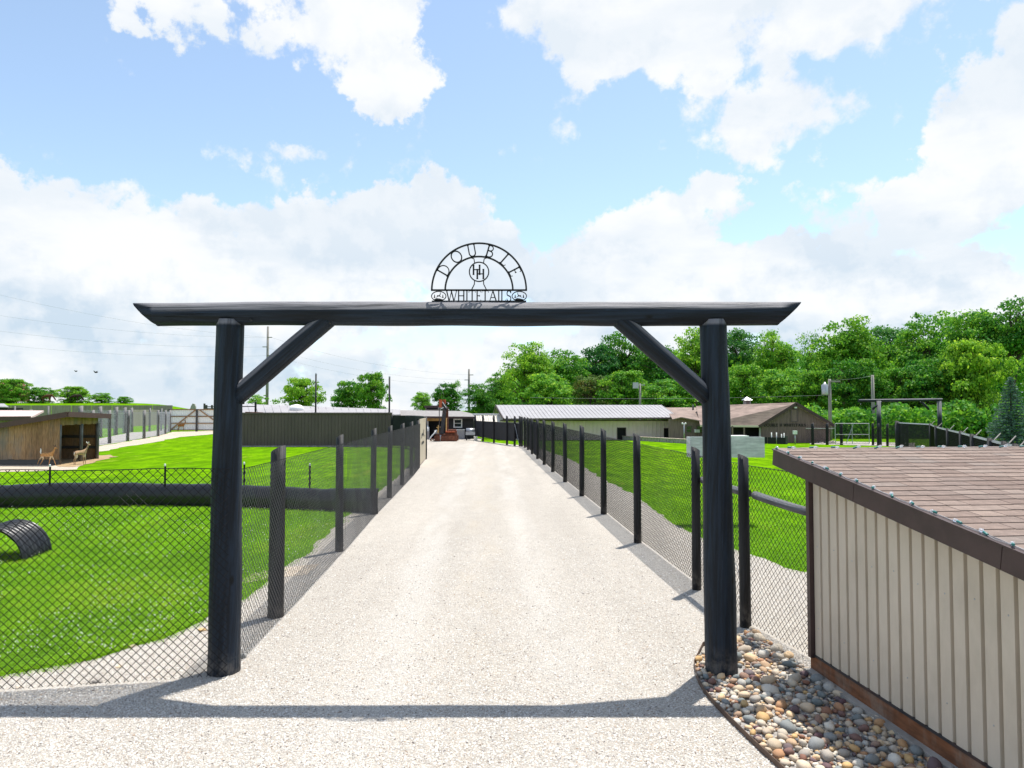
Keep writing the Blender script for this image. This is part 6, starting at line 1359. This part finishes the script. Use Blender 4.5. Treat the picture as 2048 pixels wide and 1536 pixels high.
    topv = topv + np.array([18 * mnoise.noise(Vector((a * .03, 0, 0))) for a in u]); v = topv + (868 - topv) * rg.random(n) ** .8; x = (u - 1024) / FPX * y; z = CAMH + (820 - v) / FPX * y; z = np.maximum(z, .1)
    q = np.stack([x, y, z], 1); nm = rg.standard_normal((n, 3)) + np.array([0, -.6, .5]); nm /= np.linalg.norm(nm, axis=1)[:, None]; ax = np.cross(nm, rg.standard_normal((n, 3))); ax /= np.linalg.norm(ax, axis=1)[:, None]; ay = np.cross(nm, ax); sz = .5 + .45 * rg.random((n, 1))
    V = np.stack([q - ax * sz * .5, q + ay * sz * .36, q + ax * sz * .5, q - ay * sz * .36], 1).reshape(-1, 3); t = np.array([.35 + .5 * mnoise.noise(Vector((a * .35, c * .5, b * .2))) for a, b, c in q]); o = bpy.data.objects.new("woodland", bigmesh("woodland", V, np.arange(len(V)).reshape(-1, 4), LEAF, {'tint': np.repeat(np.clip(t, 0, 1), 4)})); COL.objects.link(o); tag(o, "dense green wood closing the view behind the barns", "wood", kind='stuff')
trees()
def undergrowth():
    rg = np.random.default_rng(5); n = 26000; u = 1590 + 560 * rg.random(n); y = 57 + 9 * rg.random(n); x = (u - 1024) / FPX * y
    hgt = np.array([2.2 + 1.5 * mnoise.noise(Vector((a * .35, b * .3, 2))) for a, b in zip(x, y)]); z = .05 + np.maximum(hgt, .6) * rg.random(n) ** .8
    q = np.stack([x, y, z], 1); nm = rg.standard_normal((n, 3)) + np.array([0, -.5, .6]); nm /= np.linalg.norm(nm, axis=1)[:, None]; ax = np.cross(nm, rg.standard_normal((n, 3))); ax /= np.linalg.norm(ax, axis=1)[:, None]; ay = np.cross(nm, ax); sz = .24 + .2 * rg.random((n, 1))
    V = np.stack([q - ax * sz * .5, q + ay * sz * .36, q + ax * sz * .5, q - ay * sz * .36], 1).reshape(-1, 3); t = np.array([.35 + .6 * mnoise.noise(Vector((a * .8, c * .8, b * .5))) for a, b, c in q])
    o = bpy.data.objects.new("undergrowth", bigmesh("undergrowth", V, np.arange(len(V)).reshape(-1, 4), LEAF, {'tint': np.repeat(np.clip(t, 0, 1), 4)})); COL.objects.link(o); tag(o, "leafy undergrowth at the foot of the wood beyond the far gate", "undergrowth", kind='stuff')
undergrowth()
def hilltop():
    # red barn on the hill, horses, pasture fence line
    b = thing("red_barn", "red barn with steep roof half hidden by trees on the hill", "barn", tuple(P(25, 800, 190))); y = 190; x0, x1 = P(-20, 0, y).x, P(40, 0, y).x; z0, z1 = 4.6, P(0, 785, y).z
    mb = MB(); mb.box(x0, x1, y, y + 8, z0, z1); mb.build("wall", BRICKRED, b); xp = x1 - 2.2; mb = MB(); mb.prism([(x0, y - .3, z1), (x1 + .5, y - .3, z1), (xp, y - .3, z1 + 3.0)], (0, 8.5, 0)); mb.build("roof", BRICKRED, b)
    mb = MB(); mb.box(x1 - 4, x1 - 2.8, y - .05, y - .01, z0, z0 + 1.6); mb.build("door", DARKIN, b)
    hc = lambda: [[(-.6, 0, 1.15, .30), (-.1, 0, 1.10, .30), (.5, 0, 1.18, .28), (.85, 0, 1.25, .17), (1.15, 0, .95, .13), (1.35, 0, .62, .12), (1.5, 0, .35, .07)]] + [[(-.6, 0, 1.15, .30), (-.65, s * .18, .85, .14), (-.55, s * .18, .5, .07), (-.62, s * .18, 0.0, .05)] for s in (-1, 1)] + [[(.5, 0, 1.18, .28), (.5, s * .16, .8, .12), (.5, s * .16, .42, .065), (.5, s * .16, 0, .05)] for s in (-1, 1)]
    def tl(): mb = MB(); mb.tube([(-.85, 0, 1.25), (-.98, 0, 1.0), (-.98, 0, .55)], [.05, .08, .02], 8); return mb
    for u, m_, rz, lab in ((93, HORSE, 0.1, "brown horse grazing on the hill under the trees"), (148, HORSE2, .5, "dark horse grazing on the hill, beneath the widest tree")):
        p = P(u, 808, 165); animal("horse", lab, "horse", m_, hc(), (p.x, 165, 4.05), rz, 1.35, [("tail", tl(), DARKIN)], "horses on the hill")
hilltop()
for q_ in bpy.data.objects:
    for k_ in ('pn', 'placed'):
        if k_ in q_: del q_[k_]
for q_ in bpy.data.objects:
    for k_ in ('pn', 'placed'):
        if k_ in q_: del q_[k_]
